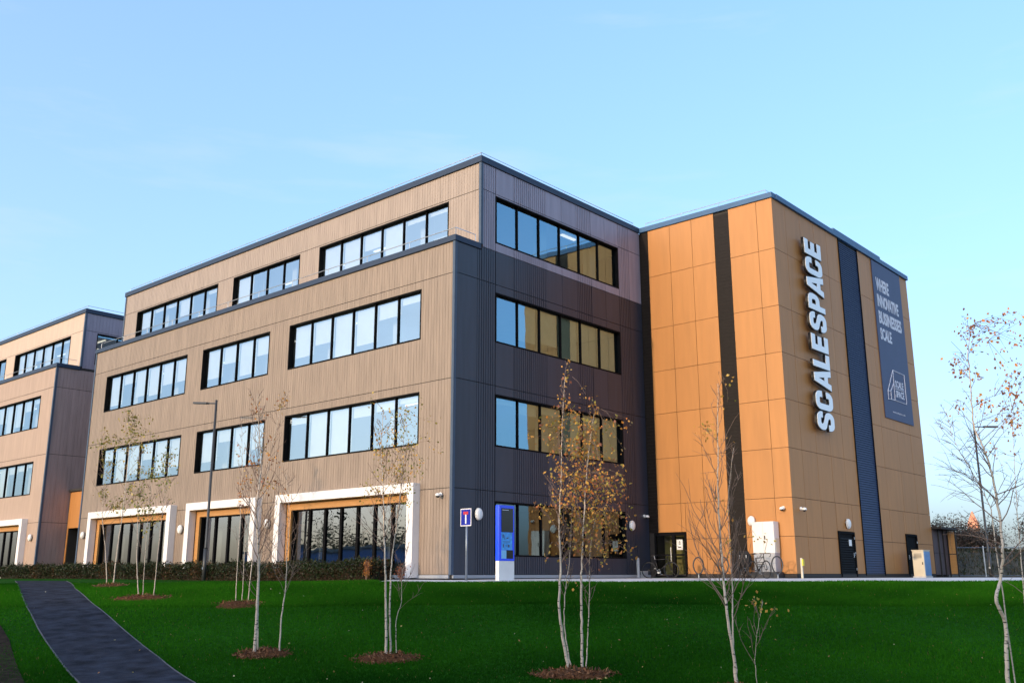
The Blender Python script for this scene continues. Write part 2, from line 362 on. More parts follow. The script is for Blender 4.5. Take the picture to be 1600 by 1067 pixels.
# ------------------------------------------------------------------ facade helpers
def FL(y): return lambda u, n, z: (u, y-n, z)
def FR(x): return lambda u, n, z: (x+n, u, z)
def subtract(rects, o):
    out = []
    for a, b, c, d in rects:
        if o[0] >= b or o[1] <= a or o[2] >= d or o[3] <= c: out.append((a, b, c, d)); continue
        if a < o[0]: out.append((a, o[0], c, d))
        if o[1] < b: out.append((o[1], b, c, d))
        a2, b2 = max(a, o[0]), min(b, o[1])
        if c < o[2]: out.append((a2, b2, c, o[2]))
        if o[3] < d: out.append((a2, b2, o[3], d))
    return [r for r in out if r[1]-r[0] > .012 and r[3]-r[2] > .012]
def slats(parent, F, rect, m, pitch=.155, gap=.026, depth=.015, joint=.012):
    u0, u1, z0, z1 = rect; mb = MB(); z0 += joint; z1 -= joint
    mb.fbox(F, u0, u1, 0, .006, z0, z1)
    k = math.floor(u0/pitch)
    while k*pitch < u1:
        a, b = max(u0, k*pitch+gap), min(u1, (k+1)*pitch); k += 1
        if b-a > .012: mb.fbox(F, a, b, .006, depth, z0+.001, z1-.001)
    return mb.build('slat_cladding', m, parent, kind='stuff')
def wall_with_holes(parent, F, rect, holes, t, m='joint_dark', n1=-.004):
    rs = [rect]
    for h in holes: rs = subtract(rs, h)
    mb = MB()
    for a, b, c, d in rs: mb.fbox(F, a, b, n1-t, n1, c, d)
    return mb.build('wall', m, parent)
def window(parent, F, u0, u1, z0, z1, n, blinds=(), rec=.14, gm='window_glass', bmat='blind_white', fw=.05, mull=.052, label=None, proud=.032, lights=0):
    mb = MB()
    for a in ((u0, u0+fw, z0, z1), (u1-fw, u1, z0, z1), (u0+fw, u1-fw, z0, z0+fw), (u0+fw, u1-fw, z1-fw, z1)):
        mb.fbox(F, a[0], a[1], -rec-.06, proud, a[2], a[3])
    w = mb.build('window', 'frame_black', parent)
    if label: w['label'] = label
    a, b = u0+fw, u1-fw; pw = (b-a)/n
    for i in range(n):
        c, d = a+i*pw, a+(i+1)*pw
        c2, d2 = c+(mull/2 if i else 0), d-(mull/2 if i < n-1 else 0)
        mb = MB(); mid = ((c2+d2)/2); hw = (d2-c2)/2; tl = RNG.uniform(-.004, .004); tt = RNG.uniform(-.003, .003)
        zm = (z0+z1)/2; hh = (z1-z0)/2-fw
        q = [(mid-hw, -hw*tl-hh*tt, zm-hh), (mid+hw, hw*tl-hh*tt, zm-hh), (mid+hw, hw*tl+hh*tt, zm+hh), (mid-hw, -hw*tl+hh*tt, zm+hh)]
        mb.poly([F(p[0], -rec+p[1], p[2]) for p in q]); mb.build('pane', gm, w, recalc=False)
        if i: MB().fbox(F, c-mull/2, c+mull/2, -rec-.07, -rec+.06, z0+fw, z1-fw).build('mullion', 'frame_black', w)
        bl = blinds[i] if i < len(blinds) else 0
        if bl > 0:
            H = (z1-z0-2*fw)
            MB().fbox(F, c2+.02, d2-.02, -rec-.16, -rec-.155, z1-fw-H*bl, z1-fw).build('blind', bmat, w)
    return w

# ------------------------------------------------------------------ office buildings
HL, HC, HT = 12.52, 12.76, 16.5       # cladding top, terrace coping top, roof coping top
J = [.12, 3.17, 7.2, 11.28, HL]
ROWS = [(4.87, 6.87), (8.94, 10.95)]
ROWU = (13.02, 15.02)
def office(name, label, x0, wins, length, depth, Rmats, mainblk, lowm='slat_beige', upm='slat_pale'):
    bld = thing(name, label, 'building', (x0, 0, 0))
    S = 1.42; xe = x0-length
    A, B = FL(0), FL(S); C_ = FR(x0)
    low = [(x0-w1, x0-w0, z0, z1, n, k, r) for k, (w0, w1, n) in enumerate(wins) for r, (z0, z1) in enumerate(ROWS)]
    gnd = [(x0-w1+.10+.34, x0-w0-.10-.10, 0, 3.08, n, k) for k, (w0, w1, n) in enumerate(wins)]
    upw = [(x0-w1, x0-w0, *ROWU, n, k) for k, (w0, w1, n) in enumerate(wins)]
    # lower wall and slats, sunny side
    holesL = [w[:4] for w in low]+[g[:4] for g in gnd]
    wall_with_holes(bld, A, (xe+.12, x0-.31, 0, HL), holesL, .27)
    for z0, z1 in zip(J[:-1], J[1:]):
        rects = [(xe+.13, x0-.082, z0, z1)]
        for h in holesL: rects = subtract(rects, h)
        for r in rects: slats(bld, A, r, lowm)
    wall_with_holes(bld, B, (xe+.12, x0-.31, HC-.3, HT-.25), [w[:4] for w in upw], .27)
    for z0, z1 in ((HC, 15.1), (15.1, HT-.27)):
        rects = [(xe+.13, x0-.082, z0, z1)]
        for h in upw: rects = subtract(rects, h[:4])
        for r in rects: slats(bld, B, r, upm)
    # windows sunny side
    for (a, b, c, d, n, k, r) in low:
        bl = [RNG.choice([.3, .45, .75, .8, .95, .6, .85]) for _ in range(n)]
        if n == 6 and k == 0: bl = [.75, .55, .98, .8, .35, .16] if r else [.16, .0, .98, .22, .98, .12]
        if n == 6 and k == 0 and r == 0: bl = [.18, 1.0, .98, .25, .2, .12]
        window(bld, A, a, b, c, d, n, bl)
    for (a, b, c, d, n, k) in upw:
        bl = [RNG.choice([0, 0, .5, 1, .12]) for _ in range(n)]
        if k == 0: bl = [1, 1, .4, .7, .12, .1]
        window(bld, B, a, b, c, d, n, bl)
    # ground floor: white surround, ochre lining, dark glazing
    for (a, b, c, d, n, k) in gnd:
        o0, o1 = a-.34, b+.34; zt = 3.42
        mb = MB()
        mb.fbox(A, o0, a, -.02, .36, .02, zt); mb.fbox(A, b, o1, -.02, .36, .02, zt); mb.fbox(A, a, b, -.02, .36, d, zt)
        mb.build('window_surround', 'white_paint', bld, bevel=.01)
        mb = MB(); l = .30
        mb.fbox(A, a+.004, a+l, -.26, -.03, .02, d-.004); mb.fbox(A, b-l, b-.004, -.26, -.03, .02, d-.004); mb.fbox(A, a+l, b-l, -.26, -.03, d-l, d-.004)
        mb.build('timber_lining', 'timber_ochre', bld)
        w = window(bld, A, a+l, b-l, .05, d-l, n+(1 if n == 6 else 0), (), rec=.24, gm='ground_glass', mull=.13, fw=.05, proud=-.12)
        MB().fbox(A, a+l+.05, b-l-.05, -.34, -.30, d-l-.55, d-l-.05).build('fascia_panel', 'frame_black', w)
    # trims, copings, guard rails
    MB().fbox(A, x0-.075, x0+.045, 0, .05, .12, HL).box(x0, x0+.05, -.046, .075, .12, HL).build('corner_trim', 'trim_steel', bld)
    MB().box(x0-.075, x0+.045, S-.05, S, HC+.004, HT-.27).box(x0, x0+.05, S-.046, S+.075, HC+.004, HT-.27).build('corner_trim', 'trim_steel', bld)
    MB().fbox(A, xe, xe+.12, -.1, .05, .12, HL).build('corner_trim', 'trim_steel', bld)
    MB().fbox(B, xe, xe+.12, -.1, .05, HC+.004, HT-.27).build('corner_trim', 'trim_steel', bld)
    MB().box(xe-.05, x0+.09, -.09, S-.06, HL+.004, HC).build('terrace_coping', 'navy_metal', bld, bevel=.012)
    mb = MB(); mb.box(xe-.05, x0+.09, S-.09, S+.35, HT-.266, HT); mb.box(x0-.35, x0+.09, S+.353, depth-.06, HT-.266, HT)
    mb.build('roof_coping', 'navy_metal', bld, bevel=.012)
    def rail(pts, h, nm):
        mb = MB(); mb.tube([(p[0], p[1], p[2]+h) for p in pts], .016, 6)
        for p, q in zip(pts[:-1], pts[1:]):
            L = (Vector(q)-Vector(p)).length; k = max(1, int(L/2.4))
            for i in range(k+1):
                t = i/k; c = Vector(p)*(1-t)+Vector(q)*t; mb.tube([c, c+Vector((0, 0, h))], .014, 6)
        mb.build(nm, 'rail_steel', bld)
    rail([(xe+.2, .12, HC), (x0-.1, .12, HC), (x0-.1, S-.2, HC)], .36, 'terrace_rail')
    rail([(xe+.2, S+.1, HT), (x0-.1, S+.1, HT), (x0-.1, depth-.3, HT)], .22, 'roof_rail')
    # interior: slabs, back wall, columns, ceiling lights
    ye = 8.2; d_in = depth-.33
    for z0, z1 in ((-.05, .02), (3.2, 4.2), (7.3, 8.3), (11.35, 12.45), (15.3, 16.2)):
        top = z0 > 15; MB().box(xe+.35, x0-.32, (S if top else 0)+.30, d_in, z0, z1).build('floor_slab', 'ceiling_white', bld)
    MB().box(xe+.13, x0-.31, S+.01, d_in, 16.21, HT-.28).build('roof', 'roof_grey', bld)
    MB().box(xe+.36, x0-6.5, ye, ye+.15, .03, 15.29).build('partition', 'interior_white', bld)
    mb = MB(); mb.box(xe+.12, xe+.34, .28, d_in, 0, HL); mb.box(xe+.12, xe+.34, S+.28, d_in, HL+.003, HT-.28); mb.box(xe+.12, x0-.31, d_in+.003, depth-.004, 0, HT-.28)
    mb.build('rear_wall', 'slat_umber', bld)
    for w0, w1, n in wins:
        for lvl, (z0, z1) in enumerate(((.03, 3.19), (4.21, 7.29), (8.31, 11.34), (12.46, 15.29))):
            yy = .85 + (S if lvl == 3 else 0)
            for t in (.28, .78): 
                xx = x0-w0-(w1-w0)*t; MB().box(xx-.2, xx+.2, yy, yy+.4, z0, z1).build('column', 'interior_white', bld)
            for i in range(3):
                xx = x0-w0-(w1-w0)*(.15+.33*i); y2 = 2.2+RNG.random()*1.5+(S if lvl == 3 else 0)
                if RNG.random() < .75: MB().box(xx-.75, xx+.75, y2, y2+.12, z1-.05, z1-.004).build('ceiling_lamp', 'lamp_glow', bld)
    return bld
DEP = 12.6
MAINW = [(1.80, 10.35, 6), (11.85, 17.5, 4), (18.95, 27.47, 6)]
mainb = office('office_building', 'large four-storey office block with beige slatted long front, slate side and set-back top floor', 0.0, MAINW, 29.05, DEP, None, True)
# slate side of the main building (plane x = 0)
SIDE = FR(0.0)
RW = [(2.25, 10.75, .80, 2.80), (2.25, 10.75, 4.87, 6.87), (2.25, 10.75, 8.94, 10.95), (2.25, 10.75, 13.02, 15.02)]
wall_with_holes(mainb, SIDE, (.004, DEP-.004, 0, HL), RW, .30)
wall_with_holes(mainb, SIDE, (1.425, DEP-.004, HL+.001, HT-.27), RW, .30)
cuts = [.08, 1.2, 2.25]+[2.25+8.5*i/8 for i in range(1, 9)]+[11.65, DEP-.02]
for zi, (z0, z1) in enumerate(zip(J[:-1]+[HL], J[1:]+[HC-.1])):
    pass
bands = [(.12, 3.17, 'panel_slate'), (3.17, 7.2, 'panel_slate'), (7.2, 11.28, 'panel_slate'), (11.28, 12.66, 'panel_slate'), (12.66, 15.1, 'panel_silver'), (15.1, HT-.27, 'panel_silver')]
RIBBED = {1, 3, 4, 7, 10}
for z0, z1, m in bands:
    for ci, (a, b) in enumerate(zip(cuts[:-1], cuts[1:])):
        if z1 > HL and m == 'panel_slate' and b < 1.5: z1c = HL
        else: z1c = z1
        if m == 'panel_silver':
            if b < 1.55: continue
            a = max(a, 1.50)
        if m == 'panel_slate' and z0 > 11 and a < 1.42 < b:
            rects = [(a, 1.42, z0, HL), (1.42, b, z0, z1c)]
        else: rects = [(a, b, z0, z1c)]
        for h in RW: rects = subtract(rects, h)
        for r in rects:
            if ci in RIBBED: slats(mainb, SIDE, (r[0]+.006, r[1]-.006, r[2], r[3]), m, pitch=.13, gap=.028, depth=.040)
            else:
                MB().fbox(SIDE, r[0]+.008, r[1]-.008, 0, .038, r[2]+.012, r[3]-.012).build('facade_panel', m, mainb)
for k, (a, b, c, d) in enumerate(RW):
    bl = [[], [.12, .25, .16, .95, .3, .9], [0, .80, .74, .95, .98, .98], []][k]
    window(mainb, SIDE, a, b, c, d, 6, bl, rec=.12, gm='corner_glass' if k else 'shade_glass', bmat='blind_sand', proud=.05)
for lvl, z1 in enumerate((3.19, 7.29, 11.34, 15.29)):
    for yy in (5.0, 8.6):
        if lvl == 3 and yy > 6: MB().box(-1.3, -1.15, yy-.5, yy+.5, z1-.05, z1-.004).build('ceiling_lamp', 'lamp_glow', mainb)
        z0 = (.03, 4.21, 8.31, 12.46)[lvl]
        MB().box(-1.3, -.9, yy+1.2, yy+1.6, z0, z1-.06).build('column', 'interior_white', mainb)
MB().box(-.02, .07, .05, DEP-.03, 0, .115).build('plinth', 'cabinet_grey', mainb)
MB().box(-29.0, -.06, -.08, -.004, 0, .115).build('plinth', 'cabinet_grey', mainb)

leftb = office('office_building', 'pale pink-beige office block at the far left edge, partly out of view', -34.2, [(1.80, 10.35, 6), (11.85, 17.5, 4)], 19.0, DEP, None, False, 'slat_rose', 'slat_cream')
LS = FR(-34.2)
wall_with_holes(leftb, LS, (.004, DEP-.004, 0, HL), [], .30)
wall_with_holes(leftb, LS, (1.425, DEP-.004, HL+.001, HT-.27), [(2.25, 6.4, 13.02, 15.02)], .30)
for z0, z1, m in [(.12, 3.17, 'slat_umber'), (3.17, 7.2, 'slat_umber'), (7.2, 11.28, 'slat_umber'), (11.28, HL, 'slat_umber'), (12.66, 15.1, 'panel_silver'), (15.1, HT-.27, 'panel_silver')]:
    rects = [(.082 if m == 'slat_umber' else 1.50, 6.2, z0, z1)]
    if z0 > 12: rects = subtract(rects, (2.25, 6.4, 13.02, 15.02))
    for r in rects: slats(leftb, LS, r, m, pitch=.21, gap=.04)
window(leftb, LS, 2.25, 6.4, 13.02, 15.02, 3, (), gm='corner_glass')
# link between the two blocks
link = thing('link_block', 'narrow ochre-panelled link with a recessed doorway between the two office blocks', 'building', (-31.6, 1.6, 0))
LK = FL(1.6)
mb = MB(); mb.box(-34.14, -29.06, 1.65, 5, 2.86, 5.02); mb.box(-34.14, -33.95, 1.65, 5, 0, 2.855); mb.box(-30.4, -29.06, 1.65, 5, 0, 2.855); mb.box(-33.94, -30.41, 3.2, 3.4, 0, 2.855)
mb.build('wall', 'joint_dark', link)
for a, b, c, d in ((-34.14, -31.9, 2.86, 4.98), (-31.88, -29.07, 2.86, 4.98), (-34.14, -33.96, .1, 2.85)): MB().fbox(LK, a, b, -.045, 0, c, d).build('facade_panel', 'ochre_panel', link)
MB().box(-34.14, -29.06, 1.5, 5.05, 5.03, 5.16).build('coping', 'joint_dark', link)
dr = MB().fbox(LK, -33.93, -33.3, -1.5, -1.4, .03, 2.8).build('door', 'frame_black', link)
MB().fbox(LK, -33.25, -31.9, -1.5, -1.45, .1, 2.25).build('door_panel', 'olive_room', link)

# ------------------------------------------------------------------ ochre block
och = thing('tall_ochre_block', 'tall ochre-panelled windowless block with dark vertical strips at the right', 'building', (7, 12.6, 0))
OX, OY, OE = 7.0, 12.6, 29.0
mb = MB(); c0 = .05
mb.box(.02, .29, OY+c0, OE-c0, 0, HT-.27); mb.box(1.96, OX-c0, OY+c0, OE-c0, 0, HT-.27); mb.box(.291, 1.959, OY+c0, OE-c0, 1.94, HT-.27); mb.box(.291, 1.959, OY+.9, OE-c0, 0, 1.939); mb.box(-4, .019, OY+.01, OE-c0, 0, HT-.28)
mb.build('wall', 'joint_dark', och)
OFL, OFR = FL(OY), FR(OX)
ZJ = [.14, 1.63, 3.19, 5.23, 7.28, 9.28, 11.33, 13.9, HT-.27]
g_ = .009
colsL = [(.52, 1.74), (1.74, 2.93), (2.93, 4.10), (4.86, 6.24), (6.24, OX)]
DOORO = (.29, 1.96, 0, 1.94)
for z0, z1 in zip(ZJ[:-1], ZJ[1:]):
    for a, b in colsL:
        for r in subtract([(a, b, z0, z1)], DOORO):
            e = 0 if b == OX else g_
            MB().fbox(OFL, r[0]+g_, r[1]-e, -c0+.003, RNG.uniform(-.003, .003), r[2]+g_, r[3]-g_).build('facade_panel', 'ochre_panel', och)
colsR = [(OY, 13.85), (13.85, 15.33), (15.33, 16.8), (16.8, 18.22), (18.22, 19.62), (21.92, 23.2), (23.2, 25.3), (25.3, 27.2), (27.2, OE)]
DOORS = [(16.86, 18.62, 0, 1.97), (25.05, 26.62, 0, 2.09)]
for z0, z1 in zip(ZJ[:-1], ZJ[1:]):
    for a, b in colsR:
        rects = [(a, b, z0, z1)]
        for h in DOORS: rects = subtract(rects, h)
        for r in rects:
            e = .056 if r[0] == OY else g_
            MB().fbox(OFR, r[0]+e, r[1]-g_, -c0+.003, RNG.uniform(-.003, .003), r[2]+g_, r[3]-g_).build('facade_panel', 'ochre_panel', och)
# dark strips of stacked boards and the blue louvre strip
def hstrip(parent, F, u0, u1, z0, z1, pitch, m, nm, tilt=-.003):
    mb = MB(); n = int((z1-z0)/pitch)
    for i in range(n):
        a = z0+i*pitch; b = a+pitch*(.97 if tilt < 0 else .86)
        p = [(-.05, a), (tilt-.012, a), (-.015, b), (-.05, b)]
        for q in range(4):
            (n0, h0), (n1, h1) = p[q], p[(q+1) % 4]
            mb.poly([F(u0, n0, h0), F(u1, n0, h0), F(u1, n1, h1), F(u0, n1, h1)])
        for u in (u0, u1): mb.poly([F(u, q[0], q[1]) for q in p])
    return mb.build(nm, m, parent, kind='stuff')
hstrip(och, OFL, .03, .50, 1.95, HT-.3, .16, 'dark_cladding', 'dark_strip')
hstrip(och, OFL, 4.11, 4.85, .1, HT-.3, .16, 'dark_cladding', 'dark_strip')
hstrip(och, OFR, 19.63, 21.91, .06, HT-.3, .11, 'blue_louvre', 'blue_louvre_strip', .022)
for a in (19.6, 21.91): MB().fbox(OFR, a, a+.03, -.04, .045, .06, HT-.28).build('strip_edge', 'frame_black', och)
mb = MB(); mb.box(.02, OX+.06, OY-.08, OY+.3, HT-.266, HT-.02); mb.box(OX-.3, OX+.10, OY+.303, OE+.06, HT-.266, HT-.02)
mb.build('roof_coping', 'blue_metal', och, bevel=.01)
MB().box(OX-.9, OX+.02, 19.2, 25.2, HT-.018, HT+.16).build('roof_upstand', 'blue_metal', och)
MB().box(.03, OX-.31, OY+.31, OE-.1, HT-.264, HT-.15).build('roof', 'roof_grey', och)
mb = MB(); P = [(.3, OY+.2, HT), (OX-.35, OY+.2, HT), (OX-.35, OY+3.2, HT)]
mb.tube([(p[0], p[1], p[2]+.25) for p in P], .016, 6)
for x in (.3, 2.3, 4.3, OX-.35): mb.tube([(x, OY+.2, HT-.15), (x, OY+.2, HT+.25)], .014, 6)
mb.build('roof_rail', 'rail_steel', och)
MB().box(-.0+.10, OX+.01, OY-.02, OY+.045, 0, .13).box(OX-.04, OX+.02, OY+.05, OE-.06, 0, .131).build('plinth', 'joint_dark', och)
# doors of the ochre block
def glazed_door(parent):
    mb = MB(); F_ = OFL; a, b, z = .31, 1.94, 1.92
    for r in ((a, a+.08, .02, z), (b-.08, b, .02, z), (a+.08, b-.08, z-.12, z), (a+.08, b-.08, .02, .08), (a+.08, b-.08, .93, 1.0), (1.21, 1.37, .08, .93), (1.21, 1.37, 1.0, z-.12)):
        mb.fbox(F_, r[0], r[1], -.08, .03, r[2], r[3])
    d = mb.build('door', 'frame_black', parent, label='glazed door with a white notice')
    for r in ((a+.08, 1.21, .08, .93), (a+.08, 1.21, 1.0, z-.12), (1.37, b-.08, .08, .93), (1.37, b-.08, 1.0, z-.12)):
        mb = MB(); mb.poly([F_(r[0], -.03, r[2]), F_(r[1], -.03, r[2]), F_(r[1], -.03, r[3]), F_(r[0], -.03, r[3])]); mb.build('pane', 'door_glass', d, recalc=False)
    MB().fbox(F_, a, b, -.85, -.8, .02, z).build('lobby_wall', 'olive_room', d)
    mb = MB(); mb.fbox(F_, 1.44, 1.74, -.02, -.012, 1.18, 1.62); mb.cur = 1
    for zz, w in ((1.54, .05), (1.49, .08), (1.43, .10)): mb.fbox(F_, 1.59-w/2, 1.59+w/2, -.012, -.009, zz-.015, zz+.015)
    mb.fbox(F_, 1.51, 1.67, -.012, -.009, 1.27, 1.31)
    mb.build('notice', ['white_plastic', 'black_metal'], d)
    mb = MB(); mb.tube([F_(1.17, .06, .7), F_(1.17, .06, 1.3)], .018, 8); mb.build('door_handle', 'rail_steel', d)
glazed_door(och)
def steel_door(a, b, z, louvred, notice, label):
    mb = MB()
    for r in ((a+.01, a+.09, .02, z-.01), (b-.09, b-.01, .02, z-.01), (a+.09, b-.09, z-.10, z-.01)): mb.fbox(OFR, r[0], r[1], -.05, .05, r[2], r[3])
    mb.fbox(OFR, a+.09, b-.09, -.05, -.02, .02, z-.10)
    d = mb.build('door', 'frame_black', och, label=label)
    if louvred:
        for i in range(15):
            zz = .15+i*.105
            mb = MB(); mb.poly([OFR(a+.15, -.015, zz+.07), OFR(b-.15, -.015, zz+.07), OFR(b-.15, .03, zz), OFR(a+.15, .03, zz)]); mb.poly([OFR(a+.15, .03, zz), OFR(b-.15, .03, zz), OFR(b-.15, .03, zz-.014), OFR(a+.15, .03, zz-.014)]); mb.build('slat', 'door_slat', d)
    if notice: MB().fbox(OFR, a+1.05, a+1.35, .032, .038, 1.35, 1.62).build('notice', 'white_plastic', d)
    hx = b-.22 if louvred else a+.22
    mb = MB(); mb.tube([OFR(hx, .03, .95), OFR(hx, .07, .95), OFR(hx-.12, .07, .95)], .014, 6); mb.fbox(OFR, hx-.03, hx+.03, -.02, .035, .85, 1.06); mb.build('door_handle', 'rail_steel', d)
    for zz in (.3, 1.0, 1.65): MB().fbox(OFR, (b-.1 if louvred else b-.12), b-.07, .03, .06, zz, zz+.1).build('hinge', 'rail_steel', d)
steel_door(16.86, 18.62, 1.97, True, True, 'black louvred door with a white notice')
steel_door(25.05, 26.62, 2.09, False, False, 'plain black door')

# ------------------------------------------------------------------ lettering on the ochre block
def crom(pts, n=10):
    P = [np.array(p, float) for p in pts]; P = [2*P[0]-P[1]]+P+[2*P[-1]-P[-2]]; out = []
    for i in range(1, len(P)-2):
        for k in range(n):
            t = k/n; a, b, c, d = P[i-1:i+3]
            out.append(.5*((2*b)+(-a+c)*t+(2*a-5*b+4*c-d)*t*t+(-a+3*b-3*c+d)*t**3))
    out.append(P[-2]); return out
def stroke(pts, w, n=10):
    c = crom(pts, n); L, Rr = [], []
    for i, p in enumerate(c):
        t = c[min(i+1, len(c)-1)]-c[max(i-1, 0)]; t /= np.linalg.norm(t); q = np.array([-t[1], t[0]]); L.append(p+q*w/2); Rr.append(p-q*w/2)
    return [tuple(x) for x in L+Rr[::-1]]
def arc(cx, cy, r, a0, a1, n=7): return [(cx+r*math.cos(math.radians(a0+(a1-a0)*k/n)), cy+r*math.sin(math.radians(a0+(a1-a0)*k/n))) for k in range(n+1)]
GLY = {
 'S': (.80, [[(.53, .675), (.80, .675)]+arc(.52, .72, .28, 0, 90)+arc(.28, .72, .28, 90, 180)+[(0, .66), (.03, .56), (.12, .48), (.30, .425), (.46, .365), (.53, .30)]+arc(.47, .27, .06, 0, -90)+arc(.33, .27, .06, 270, 180)+[(.27, .345), (0, .345)]+arc(.28, .28, .28, 180, 270)+arc(.52, .28, .28, 270, 360)+[(.80, .34), (.77, .44), (.68, .52), (.50, .575), (.34, .635), (.27, .70)]+arc(.33, .73, .06, 180, 90)+arc(.47, .73, .06, 90, 0)]),
 'C': (.80, [[(.53, .62), (.80, .62), (.80, .70)]+arc(.52, .72, .28, 0, 90)+arc(.28, .72, .28, 90, 180)+arc(.28, .28, .28, 180, 270)+arc(.52, .28, .28, 270, 360)+[(.80, .38), (.53, .38)]+arc(.47, .28, .06, 0, -90)+arc(.33, .28, .06, 270, 180)+arc(.33, .72, .06, 180, 90)+arc(.47, .72, .06, 90, 0)]),
 'A': (.90, [[(0, 0), (.27, 1), (.63, 1), (.90, 0), (.62, 0), (.575, .19), (.325, .19), (.28, 0)], [(.375, .40), (.525, .40), (.45, .74)]]),
 'L': (.64, [[(0, 0), (0, 1), (.27, 1), (.27, .23), (.64, .23), (.64, 0)]]),
 'E': (.70, [[(0, 0), (0, 1), (.68, 1), (.68, .77), (.27, .77), (.27, .62), (.64, .62), (.64, .39), (.27, .39), (.27, .23), (.70, .23), (.70, 0)]]),
 'P': (.76, [[(0, 0), (0, 1), (.50, 1), (.64, .96), (.73, .87), (.76, .70), (.73, .50), (.64, .38), (.50, .33), (.27, .33), (.27, 0)], [(.27, .55), (.27, .79), (.42, .79), (.49, .74), (.49, .60), (.42, .55)]]),
}
def grow(p, d):
    p = [np.array(q, float) for q in p]; p = [q for k, q in enumerate(p) if np.linalg.norm(q-p[k-1]) > 1e-4]; n = len(p); A = sum(p[i][0]*p[(i+1) % n][1]-p[(i+1) % n][0]*p[i][1] for i in range(n)); sg = 1 if A > 0 else -1; out = []
    for i in range(n):
        a, b, c = p[i-1], p[i], p[(i+1) % n]; u = (b-a)/np.linalg.norm(b-a); w = (c-b)/np.linalg.norm(c-b); n1 = np.array([u[1], -u[0]])*sg; n2 = np.array([w[1], -w[0]])*sg
        m = n1+n2; m = m/max(.5, m@n1); out.append(tuple(b+m*d))
    return out
def curve_mesh(polys, offset, depth, name):
    cu = bpy.data.curves.new(name, 'CURVE'); cu.dimensions = '2D'; cu.fill_mode = 'BOTH'; cu.extrude = depth/2; cu.offset = 0; polys = [grow(p, offset*(1 if k == 0 else -1)) for k, p in enumerate(polys)]
    for p in polys:
        s = cu.splines.new('POLY'); s.points.add(len(p)-1)
        for i, q in enumerate(p): s.points[i].co = (q[0], q[1], 0, 1)
        s.use_cyclic_u = True
    return curve_to_mesh(cu, name)
def curve_to_mesh(cu, name):
    t = bpy.data.objects.new('tmp', cu); COL.objects.link(t); dg = bpy.context.evaluated_depsgraph_get(); dg.update()
    me = bpy.data.meshes.new_from_object(t.evaluated_get(dg)); me.name = name; bpy.data.objects.remove(t); return me
def place_mesh(me, m, parent, Mx, name, **kw):
    me.transform(Mx); me.materials.clear(); me.materials.append(M[m])
    o = bpy.data.objects.new(name, me); COL.objects.link(o); adopt(o, parent)
    for k, v in kw.items(): o[k] = v
    return o
def basis(x, y, z, o): return Matrix(((x[0], y[0], z[0], o[0]), (x[1], y[1], z[1], o[1]), (x[2], y[2], z[2], o[2]), (0, 0, 0, 1)))
sgn = thing('vertical_sign', 'big white letters SCALE SPACE running up the shaded ochre wall', 'sign', (7.0, 15.9, 6.2))
CAPH = 1.76; BASEY = 16.77
LZ = [('S', 6.24, 7.06), ('C', 7.14, 7.98), ('A', 8.10, 9.02), ('L', 9.04, 9.72), ('E', 9.80, 10.54), ('S', 10.74, 11.58), ('P', 11.68, 12.44), ('A', 12.46, 13.40), ('C', 13.36, 14.16), ('E', 14.26, 15.00)]
for ch, z0, z1 in LZ:
    w, polys = GLY[ch]; sx = (z1-z0)/w; pl = [[(p[0]*sx, p[1]*CAPH) for p in q] for q in polys]
    Mx = lambda x: basis((0, 0, 1), (0, -1, 0), (1, 0, 0), (x, BASEY, z0))
    L_ = place_mesh(curve_mesh(pl, .02, .12, 'letter'), 'letter_return', sgn, Mx(7.22), 'letter')
    place_mesh(curve_mesh(pl, -.006, .02, 'letter_face'), 'letter_face', L_, Mx(7.287), 'letter_face')

ban = thing('banner', 'navy banner with white slogan lettering and outlined logo on the ochre wall', 'banner', (7.03, 25.8, 7.8))
MB().box(7.008, 7.05, 23.8, 27.78, 7.82, 16.18).build('banner_sheet', 'banner_navy', ban)
def text(parent, s, y0, y1, z0, z1, x, m, bold=.02, nm='lettering'):
    cu = bpy.data.curves.new(nm, 'FONT'); cu.body = s; cu.size = 1; cu.extrude = .004; cu.offset = bold; cu.resolution_u = 3
    me = curve_to_mesh(cu, nm); co = np.array([v.co[:2] for v in me.vertices]); a, b = co.min(0), co.max(0)
    sx, sy = (y1-y0)/(b[0]-a[0]), (z1-z0)/(b[1]-a[1])
    Mx = basis((0, 1, 0), (0, 0, 1), (1, 0, 0), (x, y0, z0)) @ Matrix.Diagonal((sx, sy, 1, 1)) @ Matrix.Translation((-a[0], -a[1], 0))
    return place_mesh(me, m, parent, Mx, nm)
for s, y1, z0, z1 in (('WHERE', 25.93, 14.60, 15.31), ('INNOVATIVE', 27.12, 13.71, 14.40), ('BUSINESSES', 27.33, 12.80, 13.50), ('SCALE', 25.70, 11.93, 12.58)):
    text(ban, s, 24.15, y1, z0, z1, 7.056, 'banner_ink', .036)
text(ban, 'SCALE', 25.55, 26.72, 9.60, 9.98, 7.056, 'banner_ink', .025); text(ban, 'SPACE', 25.55, 26.72, 9.08, 9.46, 7.056, 'banner_ink', .025)
text(ban, 'www.scalespace.co.uk', 24.85, 26.6, 8.16, 8.28, 7.056, 'banner_ink', .0)
lines = [[(25.38, 10.48), (27.0, 10.46), (26.96, 8.87), (25.29, 8.88), (25.38, 10.48)], [(25.38, 10.48), (24.41, 9.27), (24.38, 8.84), (25.29, 8.88)], [(24.41, 9.27), (24.80, 9.30), (25.36, 9.80)], [(24.80, 9.30), (24.82, 8.86)], [(25.55, 9.53), (26.72, 9.53)]]
mb = MB()
for k, l in enumerate(lines): mb.tube([(7.055+.0004*k, a, b) for a, b in l], .028, 6)
mb.build('logo', 'banner_ink', ban)

